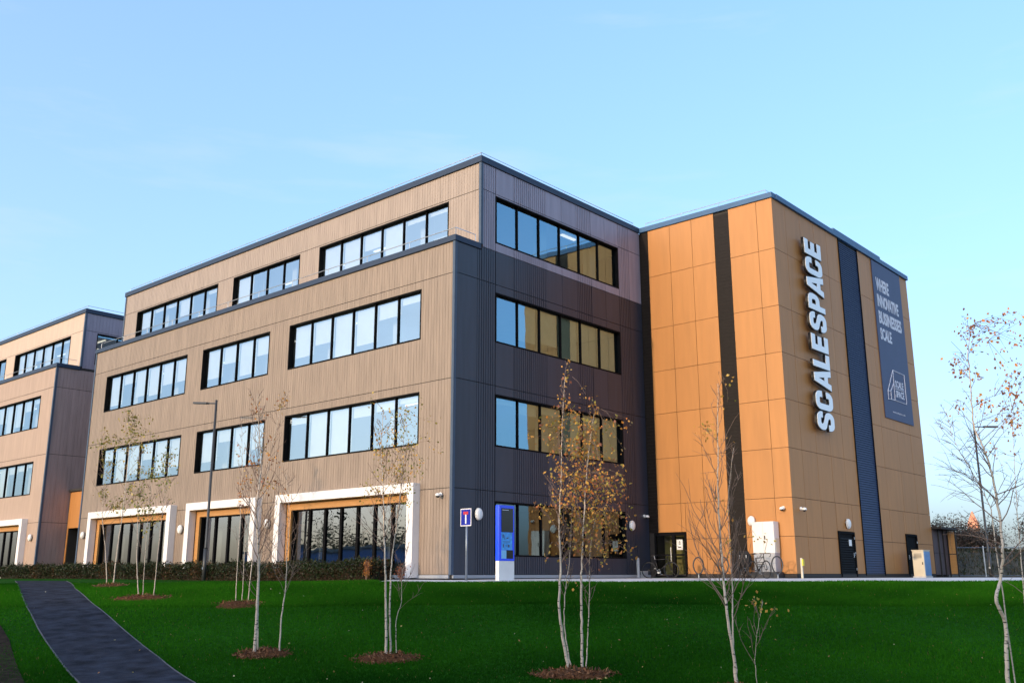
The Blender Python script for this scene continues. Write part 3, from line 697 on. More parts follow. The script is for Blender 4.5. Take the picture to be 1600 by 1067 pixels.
# ------------------------------------------------------------------ wall fixtures
def wall_light(p, axis, label, r=.17):
    t = thing('wall_light', label, 'wall light', p, 'wall lights'); n = Vector((0, -1, 0)) if axis == 1 else Vector((1, 0, 0))
    mb = MB(); s = -1 if axis == 1 else 1
    mb.lathe(p, [(r*.9, 0), (r*.9, s*.03)], 20, axis); mb.build('back_plate', 'lamp_grey', t)
    mb = MB(); mb.lathe(p, [(r, s*.03), (r, s*.08), (r*.88, s*.13), (r*.6, s*.16), (r*.2, s*.175)], 20, axis)
    mb.v = [(v[0], v[1], p[2]+(v[2]-p[2])*1.25) for v in mb.v]; mb.build('diffuser', 'white_plastic', t, smooth=True)
for (x, z), l in (((-11.1, 2.27), 'right-hand and middle white window surrounds'), ((-18.2, 2.25), 'middle and left white window surrounds')):
    wall_light((x, -.045, z), 1, 'white oval wall light on beige slats between the '+l)
wall_light((-28.3, -.045, 2.25), 1, 'white oval wall light at the far left end of the main beige front', .15)
wall_light((-35.05, -.045, 2.29), 1, 'white oval wall light on the pale left office block beside its white surround')
wall_light((.045, 1.29, 2.28), 0, 'white oval wall light on the slate wall behind the blue road sign', .18)
wall_light((.045, 11.14, 2.22), 0, 'white oval wall light on the slate wall right of the ground floor window', .18)
wall_light((5.16, 12.59, 2.29), 1, 'round white wall light on the sunny ochre wall above the white cabinet', .17)
wall_light((7.01, 17.9, 2.31), 0, 'white oval wall light above the louvred black door', .18)
def cctv(p, axis, label):
    t = thing('security_camera', label, 'camera', p, 'security cameras'); n = Vector((0, -1, 0)) if axis == 1 else Vector((1, 0, 0)); P = Vector(p)
    mb = MB(); mb.lathe(p, [(.07, 0), (.07, (-1 if axis == 1 else 1)*.05)], 14, axis); mb.tube([P+n*.04, P+n*.14+Vector((0, 0, -.02))], .03, 8); mb.build('bracket', 'white_plastic', t)
    c = P+n*.17+Vector((0, 0, -.05)); mb = MB(); mb.lathe(c, [(.03, .085), (.075, .07), (.095, .02), (.095, -.02)], 16); mb.build('housing', 'white_plastic', t, smooth=True)
    mb = MB(); mb.lathe(c, [(.075, -.021), (.06, -.06), (.02, -.085)], 16); mb.build('lens_dome', 'screen_black', t, smooth=True)
cctv((-.5, -.045, 2.95), 1, 'small white dome camera on the beige slats near the building corner')
cctv((.045, 12.2, 2.68), 0, 'small white dome camera on the slate wall beside the dark strip')
cctv((6.6, 12.595, 2.77), 1, 'small white dome camera on the sunny face of the ochre corner')
cctv((7.005, 13.3, 2.76), 0, 'small white dome camera on the shaded face of the ochre corner')

# ------------------------------------------------------------------ street furniture
def gp(x, y, dz=0): return Vector((x, y, gz(x, y)+dz))
PAVE = .014
def lamp_post(base, top_z, arm, label, arm_h=.0):
    t = thing('street_lamp', label, 'street lamp', base); b = Vector(base); H = top_z-b.z
    mb = MB(); mb.tube([b-Vector((0, 0, .1)), b+Vector((0, 0, 1.3))], .085, 12); mb.tube([b+Vector((0, 0, 1.3)), b+Vector((0, 0, 1.36)), b+Vector((0, 0, H))], [.085, .06, .05], 12); mb.build('pole', 'lamp_grey', t, smooth=True)
    a = Vector(arm); e = b+Vector((0, 0, H-.15)); q = a.normalized()
    mb = MB(); mb.tube([e, e+a*.45], .03, 8); mb.build('arm', 'lamp_grey', t)
    s = Vector((-q.y, q.x, 0)); c0, c1 = e+a*.4, e+a
    mb = MB(); pts = []
    for c, w in ((c0, .08), (c1, .11)):
        for dz in (-.04, .05):
            pts += [c-s*w+Vector((0, 0, dz)), c+s*w+Vector((0, 0, dz))]
    b0 = len(mb.v); mb.v += [tuple(p) for p in pts]
    for f in ((0, 1, 3, 2), (4, 6, 7, 5), (0, 4, 5, 1), (2, 3, 7, 6), (0, 2, 6, 4), (1, 5, 7, 3)): mb.f.append(f); mb.mi.append(0)
    mb.build('lamp_head', 'lamp_grey', t, bevel=.01)
    MB().tube([b+Vector((0, -.086, .5)), b+Vector((0, -.092, .5))], .05, 10).build('access_door', 'post_steel', t)
lamp_post(gp(-12.2, -2.3), 7.5, (-1.75, .0, .22), 'tall dark grey street lamp in front of the hedge, arm reaching left')
lamp_post(gp(9.0, 31.5), 8.15, (.95, .95, .0), 'dark street lamp behind the kinked birch at the right edge')
# no through road sign
sp = gp(.95, -.2, PAVE)
sg = thing('road_sign', 'blue no-through-road sign on a grey post by the building corner', 'sign', sp)
mb = MB(); mb.tube([sp-Vector((0, 0, .08)), sp+Vector((0, 0, 2.36))], .042, 12); mb.build('post', 'post_steel', sg, smooth=True)
nrm = Vector((-.04, -1, 0)).normalized(); tx = Vector((-nrm.y, nrm.x, 0))
def plate(parent, c, w, h, d0, d1, m, nm):
    mb = MB(); vs = []
    for d in (d0, d1):
        for a, b in ((-1, -1), (1, -1), (1, 1), (-1, 1)): vs.append(tuple(c+nrm*d+tx*(a*w/2)+Vector((0, 0, b*h/2))))
    mb.v = vs; mb.f = [(0, 3, 2, 1), (4, 5, 6, 7), (0, 1, 5, 4), (1, 2, 6, 5), (2, 3, 7, 6), (3, 0, 4, 7)]; mb.mi = [0]*6
    return mb.build(nm, m, parent)
cc = sp+Vector((0, 0, 2.13))
pl_ = plate(sg, cc, .54, .60, .043, .05, 'white_paint', 'sign_plate')
plate(pl_, cc, .48, .54, .0505, .053, 'sign_blue', 'blue_field'); plate(pl_, cc+Vector((0, 0, -.05)), .06, .34, .0535, .056, 'white_paint', 'white_bar'); plate(pl_, cc+Vector((0, 0, .145)), .25, .10, .0565, .059, 'sign_red', 'red_bar')
plate(sg, cc+Vector((0, 0, .15)), .12, .05, -.048, .0425, 'post_steel', 'clamp'); plate(sg, cc-Vector((0, 0, .15)), .12, .05, -.048, .0425, 'post_steel', 'clamp')
# information totem
tb = gp(1.95, .55, PAVE)
tt = thing('information_totem', 'bright blue information totem with dark screen and maps on a pale base', 'totem', tb)
x0, x1, y0, y1, zb = 1.93, 2.1, .2, 1.0, tb.z
MB().box(x0+.005, x1-.005, y0+.005, y1-.005, zb-.02, .58).build('base', 'cabinet_white', tt, bevel=.008)
MB().box(x0, x1, y0, y1, .584, 2.46).build('body', 'totem_blue', tt, bevel=.012)
MB().box(x1+.001, x1+.012, y0+.12, y1-.08, 1.55, 2.36).build('screen', 'screen_black', tt)
MB().box(x1+.0125, x1+.015, y0+.16, y0+.48, 2.29, 2.31).build('screen_text', 'banner_ink', tt)
mp_ = MB().box(x1+.001, x1+.010, y0+.12, y1-.13, .95, 1.54).build('map_panel', 'map_blue', tt)
mb = MB()
for a, b, c, d in ((.30, .36, 1.36, 1.47), (.40, .43, 1.30, 1.44), (.50, .60, 1.33, 1.37), (.30, .68, 1.22, 1.235), (.32, .37, 1.03, 1.14), (.43, .55, 1.08, 1.10), (.58, .66, 1.04, 1.13)): mb.box(x1+.0105, x1+.0125, y0+a-.13, y0+b-.13, c, d)
mb.build('map_marks', 'banner_navy', mp_)
MB().box(x1+.001, x1+.010, y0+.12, y0+.37, .66, .94).build('map_panel', 'map_pale', tt); MB().box(x1+.001, x1+.009, y0+.375, y1-.08, .66, .94).build('card_reader', 'screen_black', tt)
# white service enclosure on dark plinth
cb = thing('service_enclosure', 'tall white service enclosure with grey lower half against the ochre wall', 'cabinet', (6.2, 12.0, 0)); gy = gz(6.2, 11.8)
CY0, CY1 = 12.08, 12.53; CX0 = at(1, CY0, 1177, 860).x; CX1 = at(1, CY0, 1211, 860).x; CXM = (CX0+CX1)/2
MB().box(CX0-.12, CX1+.10, CY0-.12, CY1, gy, .22).build('plinth', 'lamp_grey', cb, bevel=.01)
MB().box(CX0+.01, CX1-.01, CY0+.01, CY1, .224, .96).build('lower_panel', 'cabinet_grey', cb, bevel=.006); MB().box(CX0, CX1, CY0, CY1, .964, 2.22).build('upper_panel', 'cabinet_white', cb, bevel=.006)
MB().box(CX1+.002, CX1+.012, CY0+.1, CY1-.05, 1.0, 1.55).build('vent_grille', 'cream_steel', cb)
for zz in (.42, .50, .58): MB().box(CX0+.12, CX0+.46, CY0-.002, CY0+.008, zz, zz+.03).build('vent_slot', 'lamp_grey', cb)
MB().box(CXM-.005, CXM+.005, CY0-.006, CY0-.0005, 1.0, 2.2).build('door_seam', 'cabinet_grey', cb); MB().box(CXM+.05, CXM+.09, CY0-.03, CY0-.0005, 1.5, 1.66).build('handle', 'black_metal', cb)
# cream and blue roadside cabinet
rcx, rcy = 8.3, 25.0; q = at_depth(gr((rcx, rcy))[0], 1442, 900)
rb = thing('roadside_cabinet', 'cream metal cabinet with a blue side standing before the plain black door', 'cabinet', (q.x, q.y, gz(q.x, q.y)+PAVE))
z_ = gz(q.x, q.y)+PAVE
MB().box(q.x-.32, q.x+.30, q.y-.42, q.y+.55, z_-.01, z_+.06).build('plinth', 'concrete', rb)
MB().box(q.x-.28, q.x+.26, q.y-.38, q.y+.5, z_+.06, z_+1.26).build('body', 'cream_steel', rb, bevel=.012)
MB().box(q.x+.262, q.x+.28, q.y-.35, q.y+.47, z_+.09, z_+1.22).build('side_door', 'shutter_blue', rb)
MB().box(q.x-.30, q.x+.285, q.y-.41, q.y+.52, z_+1.262, z_+1.30).build('lid', 'cream_steel', rb)
for zz in (.92, .98, 1.04, 1.10): MB().box(q.x-.2, q.x+.16, q.y-.386, q.y-.3795, z_+zz, z_+zz+.025).build('vent_slot', 'lamp_grey', rb)
MB().box(q.x+.16, q.x+.20, q.y-.40, q.y-.3795, z_+.6, z_+.72).build('lock', 'black_metal', rb)
# marker post with yellow tag
mpx = Vector((7.35, 12.2, gz(7.35, 12.2)+PAVE)); q = at_depth(gr(mpx)[0], 1254, 900); mpx = Vector((q.x, q.y, gz(q.x, q.y)+PAVE))
mk = thing('marker_post', 'thin pale marker post with a yellow tag at the ochre corner', 'post', mpx)
MB().box(mpx.x-.035, mpx.x+.035, mpx.y-.035, mpx.y+.035, mpx.z-.02, mpx.z+.78).build('post', 'cream_steel', mk); MB().box(mpx.x+.036, mpx.x+.09, mpx.y-.06, mpx.y+.06, mpx.z+.48, mpx.z+.74).build('tag', 'yellow_tag', mk)
# short steel bollard and junction box by the slate wall
bq = Vector((.42, 11.05, gz(.42, 11.05)+PAVE)); bo = thing('bollard', 'short grey steel bollard against the slate wall near the glazed door', 'bollard', bq)
MB().tube([bq-Vector((0, 0, .05)), bq+Vector((0, 0, .8)), bq+Vector((0, 0, .86))], [.065, .065, .045], 12).build('post', 'cabinet_grey', bo); MB().box(bq.x-.1, bq.x+.1, bq.y-.1, bq.y+.1, bq.z-.01, bq.z+.02).build('base_plate', 'post_steel', bo)
jb = thing('junction_box', 'small pale box at the foot of the slate wall', 'box', (.2, 11.85, gz(.2, 11.85))); MB().box(.08, .3, 11.72, 11.98, gz(.2, 11.85), .24).build('box', 'cabinet_grey', jb, bevel=.01); MB().box(.075, .305, 11.715, 11.985, .241, .265).build('lid', 'cabinet_white', jb)

# cycle hoops and bicycles (built in local coordinates, then placed)
def local_thing(name, label, cat, loc, rz, group=None):
    return thing(name, label, cat, loc, group, rz)
def lbuild(mb, name, m, parent, smooth=False, **kw):
    o = mb.build(name, m, None, smooth=smooth, **kw); o.parent = parent; return o
def hoop(loc, rz, label):
    t = local_thing('cycle_hoop', label, 'bike rack', loc, rz, 'oval cycle hoops'); mb = MB(); pts = []
    for k in range(28):
        a = 2*math.pi*k/28; pts.append((.21*math.sin(a)*(1-.18*(math.cos(a) < 0)*-math.cos(a)), 0, .50+.34*-math.cos(a)*-1))
    mb.tube(pts, .028, 8, close=True); lbuild(mb, 'ring', 'lamp_grey', t, True)
    lbuild(MB().tube([(0, 0, -.02), (0, 0, .17)], .03, 8), 'stem', 'post_steel', t); lbuild(MB().lathe((0, 0, 0), [(.09, -.01), (.09, .012)], 12), 'foot', 'post_steel', t)
HY = 11.2
def hp(u): q = at(1, HY, u, 902); return Vector((q.x, HY, gz(q.x, HY)+PAVE))
RZH = YAW-.1
hoop(hp(1092), RZH, 'empty oval cycle hoop right of the glazed door')
hoop(hp(1131), RZH, 'oval cycle hoop left of the dark vertical strip, behind the birch trunk')
hoop(Vector((6.95, 11.0, gz(6.95, 11)+PAVE)), RZH, 'oval cycle hoop in front of the white service enclosure')
def bicycle(loc, rz, label, drop, fm, bag=False):
    t = local_thing('bicycle', label, 'bicycle', loc, rz, 'parked bicycles'); R = .335
    for x in (-.5, .5):
        w = MB(); w.tube([(x+R*math.cos(a), 0, R+R*math.sin(a)) for a in np.linspace(0, 2*math.pi, 36, endpoint=False)], .017, 6, close=True); w = lbuild(w, 'wheel', 'rubber', t, True)
        r = MB(); r.tube([(x+.31*math.cos(a), 0, R+.31*math.sin(a)) for a in np.linspace(0, 2*math.pi, 28, endpoint=False)], .009, 5, close=True); r.lathe((x, -.03, R), [(.02, 0), (.02, .06)], 8, 1)
        for k in range(14):
            a = 2*math.pi*k/14; r.tube([(x, 0, R), (x+.31*math.cos(a), 0, R+.31*math.sin(a))], .002, 3)
        lbuild(r, 'rim', 'lamp_grey', w)
    f = MB(); bb = (-.08, 0, .28); st = (-.22, 0, .78); ht = (.36, 0, .80); hb = (.39, 0, .66)
    for a, b, r in ((bb, st, .016), (st, ht, .016), (bb, hb, .019), (ht, hb, .019)): f.tube([a, b], r, 8)
    for s in (-.05, .05): f.tube([(-.5, s, R), (-.08, s*.5, .28)], .009, 6); f.tube([(-.5, s, R), (-.21, s*.3, .74)], .008, 6); f.tube([(.5, s, R), (.43, s*.9, .52), (.39, s*.5, .64)], .011, 6)
    lbuild(f, 'frame', fm, t, True)
    lbuild(MB().tube([st, (-.25, 0, .93)], .013, 8), 'seat_post', 'rail_steel', t)
    s = MB(); s.tube([(-.38, 0, .95), (-.30, 0, .955), (-.2, 0, .95), (-.1, 0, .945)], [.06, .075, .035, .018], 10); s.v = [(v[0], v[1], .95+(v[2]-.95)*.4) for v in s.v]; lbuild(s, 'saddle', 'rubber', t, True)
    h = MB(); h.tube([ht, (.345, 0, .93), (.42, 0, .95)], .014, 8); xh = .42
    h.tube([(xh, -.21, .95), (xh, .21, .95)], .013, 8)
    if drop:
        for q in (-.21, .21): h.tube([(xh, q, .95), (xh+.09, q, .95), (xh+.12, q, .90), (xh+.08, q, .84), (xh-.01, q, .82)], .013, 8)
    else:
        for q in (-.21, .21): h.tube([(xh, q, .95), (xh-.06, q*1.35, .97)], .013, 8)
    lbuild(h, 'handlebar', 'rubber', t, True)
    c = MB(); c.lathe((-.08, .045, .28), [(.095, 0), (.095, .006)], 18, 1)
    c.tube([(-.08, .06, .28), (.03, .06, .16)], .009, 6); c.tube([(-.08, -.06, .28), (-.19, -.06, .40)], .009, 6); c.box(-.01, .07, .05, .13, .145, .165); c.box(-.23, -.15, -.13, -.05, .39, .41); lbuild(c, 'crank', 'post_steel', t)
    if bag:
        b = MB(); b.tube([(-.62, 0, .45), (-.62, 0, .62), (-.60, 0, .9), (-.56, 0, 1.08)], [.17, .24, .22, .10], 12); lbuild(b, 'rear_bag', 'rubber', t, True)
    return t
bicycle(Vector((1.25, 11.5, gz(1.25, 11.5)+PAVE)), .25, 'dark bicycle parked across the glazed door', False, 'black_metal')
q = hp(1193); bicycle(Vector((q.x, 10.9, gz(q.x, 10.9)+PAVE)), -.55, 'road bicycle with drop handlebar beside the white service enclosure', True, 'black_metal')
q = hp(1166); bicycle(Vector((q.x-.1, 11.5, gz(q.x, 11.5)+PAVE)), -1.05, 'black bicycle with bulky dark bags in front of the dark vertical strip', False, 'black_metal', True)
q = hp(1150); bicycle(Vector((q.x-.1, 11.7, gz(q.x, 11.7)+PAVE)), -1.25, 'black bicycle seen end-on at the left edge of the dark vertical strip', False, 'black_metal', True)

# bin store behind the ochre block
bs = thing('bin_store', 'low dark panelled store with one sunlit timber end panel behind the ochre block', 'store', (7, 30.4, 0)); g0 = gz(7, 30.5)
for a, b in ((29.1, 29.85), (29.88, 30.6), (30.63, 31.3)): 
    for c, d in ((.1, 1.2), (1.22, 2.42)): MB().box(6.9, 7.0, a, b, c, d).build('side_panel', 'store_panel', bs)
MB().box(6.98, 7.4, 31.32, 31.38, .14, 1.16).build('end_panel', 'timber_ochre', bs); MB().box(6.98, 7.4, 31.32, 31.38, 1.21, 2.36).build('end_panel', 'timber_ochre', bs)
for x, y in ((7.04, 30.62), (7.04, 31.30), (7.44, 31.35), (7.04, 29.87)): MB().box(x-.03, x+.03, y-.03, y+.03, g0-.05, 2.45).build('post', 'black_metal', bs)
MB().box(6.99, 7.45, 31.30, 31.40, 1.165, 1.205).build('cross_rail', 'black_metal', bs); MB().box(6.6, 7.5, 29.05, 31.6, 2.455, 2.56).build('roof', 'joint_dark', bs)
MB().box(4.0, 6.89, 29.1, 31.4, g0-.03, 2.45).build('store_body', 'dark_cladding', bs)

# ------------------------------------------------------------------ vegetation
LV_GOLD = [(.55, .30, .06), (.48, .26, .05), (.42, .20, .05), (.60, .38, .10), (.30, .24, .05)]
LV_RUST = [(.50, .20, .04), (.45, .17, .05), (.55, .27, .06), (.34, .13, .05), (.25, .10, .06)]
LV_OLIVE = [(.34, .27, .06), (.22, .20, .05), (.42, .32, .09), (.16, .17, .04), (.30, .19, .05)]
LV_GREEN = [(.10, .15, .03), (.16, .19, .04), (.28, .26, .06)]
def birch(label, stems, g, seed, leaves=(), palette=LV_GOLD, nbranch=24, blen=1.3, t0=.35, up=1.0, leaf_n=300, leaf_size=.055, leaf_lo=0.0, leaf_hi=9, droop=0., twig_r=.0055, extra=None):
    """stems: list of (pixel polyline bottom->top, base radius, depth offset)"""
    rs = np.random.RandomState(seed)
    u, v = stems[0][0][0]; b0 = at_depth(g, u, v); base = Vector((b0.x, b0.y, gz(b0.x, b0.y)))
    t = thing('birch_tree', label, 'tree', base, 'young birch trees on the lawn')
    tips = []; twigs = MB()
    for pl, r0, dg in stems:
        g1 = g+dg; pts = []
        for k, (uu, vv) in enumerate(pl):
            p = at_depth(g1+.05*rs.normal()*min(1, k/2), uu, vv); pts.append(p)
        z0 = gz(pts[0].x, pts[0].y); pts[0].z = z0-.06
        P = crom([tuple(p) for p in pts], 7); n = len(P)
        L = sum(np.linalg.norm(P[i+1]-P[i]) for i in range(n-1))
        rad = [max(.006, r0*(1-.86*(i/(n-1)))) for i in range(n)]; rad[0] *= 1.25
        P = [p+rs.normal(size=3)*.0035 for p in P]
        rad = [x*.5 for x in rad]; MB().tube(P, rad, 9).build('trunk', 'bark_white', t, smooth=True)
        nb = max(3, int(nbranch*L/5.5))
        for k in range(nb):
            tt_ = t0+(1-t0)*(k+rs.rand())/nb; i = min(n-2, int(tt_*(n-1))); s = Vector(P[i]); ax = (Vector(P[i+1])-Vector(P[i])).normalized()
            a = rs.rand()*6.283; sd = Vector((math.cos(a), math.sin(a), 0)); ln = blen*(1.15-tt_)*rs.uniform(.55, 1.2)*(r0/.05)**.3
            d = (sd*1.0+Vector((0, 0, up*rs.uniform(.7, 1.5)))).normalized(); pts2 = [s]; m = 7
            for j in range(m):
                f = (j+1)/m
                d = (d+Vector(rs.normal(size=3))*.10+Vector((0, 0, .10*up-droop*f*.8))).normalized(); pts2.append(pts2[-1]+d*ln/m)
            rb = max(.004, min(rad[i]*.5, .009)); twigs.tube(pts2, list(np.linspace(rb, twig_r*.45, m+1)), 5, cap=False)
            for q in range(rs.randint(3, 6)):
                j = rs.randint(2, m); s2 = pts2[j]; d2 = (d+Vector(rs.normal(size=3))*.55+Vector((0, 0, .15*up-droop))).normalized(); l2 = ln*rs.uniform(.2, .5); p3 = [s2]
                for jj in range(4): d2 = (d2+Vector(rs.normal(size=3))*.12-Vector((0, 0, droop*.5))).normalized(); p3.append(p3[-1]+d2*l2/4)
                twigs.tube(p3, list(np.linspace(twig_r*.7, twig_r*.3, 5)), 4, cap=False); tips += [tuple(x) for x in p3[1:]]
            tips += [tuple(x) for x in pts2[3:]]
        tips += [tuple(P[-1]+rs.normal(size=3)*.05) for _ in range(6)]
    twigs.build('branches', 'twig_brown', t, kind='stuff')
    tp = np.array(tips); zr = tp[:, 2]; tp = tp[(zr > leaf_lo) & (zr < leaf_hi)]
    if len(tp) and leaf_n:
        # leaves gather in clusters rather than evenly
        nc = max(6, leaf_n//7); cid = rs.randint(0, len(tp), nc); w = rs.gamma(1.0, 1, nc); w /= w.sum()
        c = tp[cid[rs.choice(nc, leaf_n, p=w)]]+rs.normal(size=(leaf_n, 3))*.085
        if extra:
            allt = np.array(tips); tw2 = MB()
            for (u, v, su, sv, m) in extra:
                cen = at_depth_arr(g, u, v, su, sv, max(2, m//9), rs)
                for q in cen:
                    k = np.argmin(np.linalg.norm((allt-q)*np.array([1, 1, .8])+np.array([0, 0, -.15]), axis=1)); a = Vector(allt[k]); b = Vector(q)
                    if (b-a).length > 1.1: continue
                    tw2.tube([a, a*.5+b*.5+Vector((0, 0, .05))+Vector(rs.normal(size=3))*.03, b], [.004, .003, .0018], 4, cap=False)
                    c = np.concatenate([c, np.array(b)+rs.normal(size=(6, 3))*.07, np.array(a*.4+b*.6)+rs.normal(size=(2, 3))*.05])
            tw2.build('twigs', 'twig_brown', t, kind='stuff')
        V, F, Cc = leaf_arrays(c, leaf_size*1.1, palette, rs, aspect=.7); Cc = np.clip(Cc*1.35, 0, .85); fast_mesh('leaves', V, F, 'leaf', t, Cc, kind='stuff')
    return t
def at_depth_arr(g, u, v, su, sv, n, rs):
    q = [at_depth(g+rs.normal()*.35, u+rs.normal()*su, v+rs.normal()*sv) for _ in range(n)]; return np.array([tuple(x) for x in q])
GRP = None
birch('pair of slim white birch stems in front of the leftmost white window surround', [([(167, 915), (165, 860), (160, 800), (163, 740), (158, 690)], .035, 0), ([(177, 915), (183, 860), (192, 800), (200, 720), (206, 668), (208, 650)], .045, .1)], 34, 3,
      palette=LV_OLIVE, leaf_n=420, nbranch=30, blen=1.35, t0=.35, leaf_lo=2.4, leaf_size=.075, extra=[(205, 690, 22, 20, 380)])
birch('small golden birch of three thin stems beside the path', [([(217, 934), (214, 880), (216, 800), (219, 760), (218, 690)], .03, 0), ([(223, 934), (226, 880), (232, 800), (240, 720)], .022, .1), ([(240, 930), (246, 870), (254, 800), (262, 740), (268, 705)], .026, .3)], 27, 4,
      palette=LV_OLIVE+LV_GREEN, leaf_n=330, nbranch=26, blen=1.0, t0=.4, leaf_lo=1.2, leaf_size=.06, extra=[(222, 770, 18, 22, 200), (262, 725, 14, 20, 130)])
birch('thin three-stemmed birch standing in a mulch patch behind the largest left birch', [([(368, 944), (371, 880), (376, 800), (379, 720), (377, 650)], .022, 0), ([(378, 943), (382, 870), (388, 790), (390, 720)], .02, .2), ([(387, 944), (395, 870), (410, 780), (425, 700), (438, 640), (452, 612)], .026, .1)], 26, 5,
      palette=LV_GOLD+LV_RUST, leaf_n=140, nbranch=24, blen=1.2, t0=.35, leaf_lo=2.0)
birch('bare branching birch with a thick white trunk in the left-hand mulch ring', [([(397, 1022), (401, 960), (404, 900), (403, 840), (401, 790), (408, 730), (405, 670), (402, 615)], .062, 0), ([(403, 1021), (403, 960), (404, 900), (411, 850), (425, 800)], .03, .15), ([(436, 1017), (440, 960), (446, 920), (448, 870), (452, 800), (447, 740)], .033, .1)], 19.2, 6,
      palette=LV_RUST, leaf_n=190, nbranch=36, blen=1.75, t0=.36, up=1.15, leaf_lo=1.5, leaf_size=.05)
birch('birch with two white stems before the large right-hand window surround', [([(603, 1030), (603, 960), (602, 890), (600, 830), (599, 770), (596, 700), (600, 640)], .052, 0), ([(610, 1032), (609, 960), (611, 890), (618, 830), (626, 770), (630, 700), (634, 640)], .04, .12), ([(619, 1025), (619, 970), (627, 940), (629, 890), (640, 850)], .018, .2)], 18.8, 8,
      palette=LV_GOLD+LV_OLIVE, leaf_n=380, nbranch=32, blen=1.25, t0=.42, leaf_lo=1.5, leaf_size=.045, extra=[(622, 680, 28, 25, 200), (620, 745, 26, 25, 260)])
birch('fullest birch, four stems with golden autumn leaves in front of the slate wall', [([(889, 1055), (880, 1000), (874, 950), (876, 880), (874, 820), (877, 740), (879, 660), (883, 590)], .058, 0), ([(893, 1048), (883, 990), (882, 940), (890, 870), (894, 800), (900, 740)], .026, .2), ([(909, 1052), (909, 1000), (908, 930), (909, 880), (913, 800), (917, 740), (922, 690), (930, 640)], .052, .05), ([(915, 1054), (918, 1000), (921, 930), (922, 860), (932, 800)], .022, -.1)], 17.6, 9,
      palette=LV_GOLD+LV_RUST+[(.30, .24, .05), (.26, .15, .05)], leaf_n=520, nbranch=38, blen=.9, t0=.42, leaf_lo=.9, leaf_size=.055,
      extra=[(880, 690, 20, 36, 280), (922, 700, 20, 42, 380), (942, 765, 21, 38, 480), (888, 775, 20, 38, 190), (925, 830, 32, 28, 320), (962, 825, 14, 24, 110), (882, 605, 4, 18, 36)])
birch('tall nearly bare birch in front of the ochre wall, base out of frame', [([(1152, 1085), (1147, 1030), (1136, 960), (1130, 900), (1125, 830), (1122, 760), (1122, 680), (1122, 600)], .055, 0), ([(1150, 1088), (1146, 1020), (1145, 960), (1144, 910), (1140, 850), (1138, 780), (1146, 700)], .032, .15), ([(1185, 1085), (1180, 1040), (1183, 990), (1192, 940)], .012, .1)], 15.2, 10,
      palette=LV_GOLD, leaf_n=85, nbranch=40, blen=1.5, t0=.30, up=1.25, leaf_lo=-1, leaf_size=.045, extra=[(1136, 630, 3, 22, 18), (1175, 842, 16, 5, 8), (1150, 860, 14, 10, 20)])
birch('kinked white birch with rust leaves at the right edge', [([(1577, 1090), (1573, 1030), (1571, 975), (1557, 938), (1564, 905), (1567, 860), (1561, 800), (1550, 740), (1537, 700), (1522, 665), (1517, 600), (1513, 550), (1520, 510)], .062, 0), ([(1563, 862), (1553, 830), (1546, 790), (1520, 740), (1492, 690), (1478, 640)], .02, .1)], 14.2, 12,
      palette=LV_RUST, leaf_n=170, nbranch=40, blen=1.5, t0=.36, up=.7, droop=.16, leaf_lo=2.6, leaf_size=.048, extra=[(1590, 500, 18, 16, 90), (1585, 590, 18, 24, 170), (1560, 525, 20, 18, 50), (1535, 640, 22, 14, 60)])
birch('slender dark-twigged birch leaning in from beyond the right edge', [([(1612, 1085), (1606, 1000), (1598, 900), (1590, 800), (1584, 700), (1580, 620)], .028, 0)], 16.5, 14, palette=LV_RUST, leaf_n=130, nbranch=26, blen=1.2, t0=.3, up=.6, droop=.1, leaf_lo=2.0, leaf_size=.05)

# mulch rings with loose chips
def mulch(u, v, a, b, label, n=500):
    c = on_ground(u, v); t = thing('mulch_ring', label, 'mulch bed', c, 'mulch rings round the birches'); rs = np.random.RandomState(int(u))
    V = []; K = 28; ring = 6
    V.append((c.x, c.y, gz(c.x, c.y)+.07))
    for j in range(1, ring+1):
        for k in range(K):
            th = 2*math.pi*k/K; w = j/ring*(1+.06*math.sin(3*th+u)+.05*math.sin(7*th)); x = c.x+RGT.x*a*w*math.cos(th)+FWH.x*b*w*math.sin(th); y = c.y+RGT.y*a*w*math.cos(th)+FWH.y*b*w*math.sin(th)
            V.append((x, y, gz(x, y)+.07*(1-(j/ring)**2)+(.012 if j < ring else -.01)+rs.uniform(0, .012)))
    mb = MB(); mb.v = V; mb.f = [(0, 1+k, 1+(k+1) % K) for k in range(K)]+[(1+(j-1)*K+k, 1+j*K+k, 1+j*K+(k+1) % K, 1+(j-1)*K+(k+1) % K) for j in range(1, ring) for k in range(K)]; mb.mi = [0]*len(mb.f); mb.build('mulch_mound', 'mulch_bed', t)
    r = np.sqrt(rs.rand(n))*(1.0+.12*np.abs(rs.normal(size=n))); th = rs.rand(n)*6.283; X = c.x+RGT.x*a*r*np.cos(th)+FWH.x*b*r*np.sin(th); Y = c.y+RGT.y*a*r*np.cos(th)+FWH.y*b*r*np.sin(th)
    Zc = np.array([gz(x, y) for x, y in zip(X, Y)])+.07*np.clip(1-r*r, 0, 1)+.025
    V, F, Cc = leaf_arrays(np.stack([X, Y, Zc], 1), .075, [(.13, .055, .026), (.18, .08, .04), (.075, .03, .015), (.24, .12, .06)], rs, droop=0, aspect=.35); fast_mesh('bark_chips', V, F, 'chip', t, Cc, kind='stuff')
mulch(410, 1023, .52, .42, 'mulch ring under the bare thick-trunked left birch')
mulch(604, 1030, .62, .46, 'mulch ring under the birch before the large window surround')
mulch(897, 1056, .66, .48, 'mulch ring under the fullest golden birch')
mulch(372, 945, .62, .6, 'mulch patch under the thin three-stemmed birch', 300)
mulch(222, 935, .85, .6, 'mulch patch under the small golden birch by the path', 300)
mulch(172, 915.5, .5, .7, 'mulch patch under the pair of slim stems farthest left', 200)
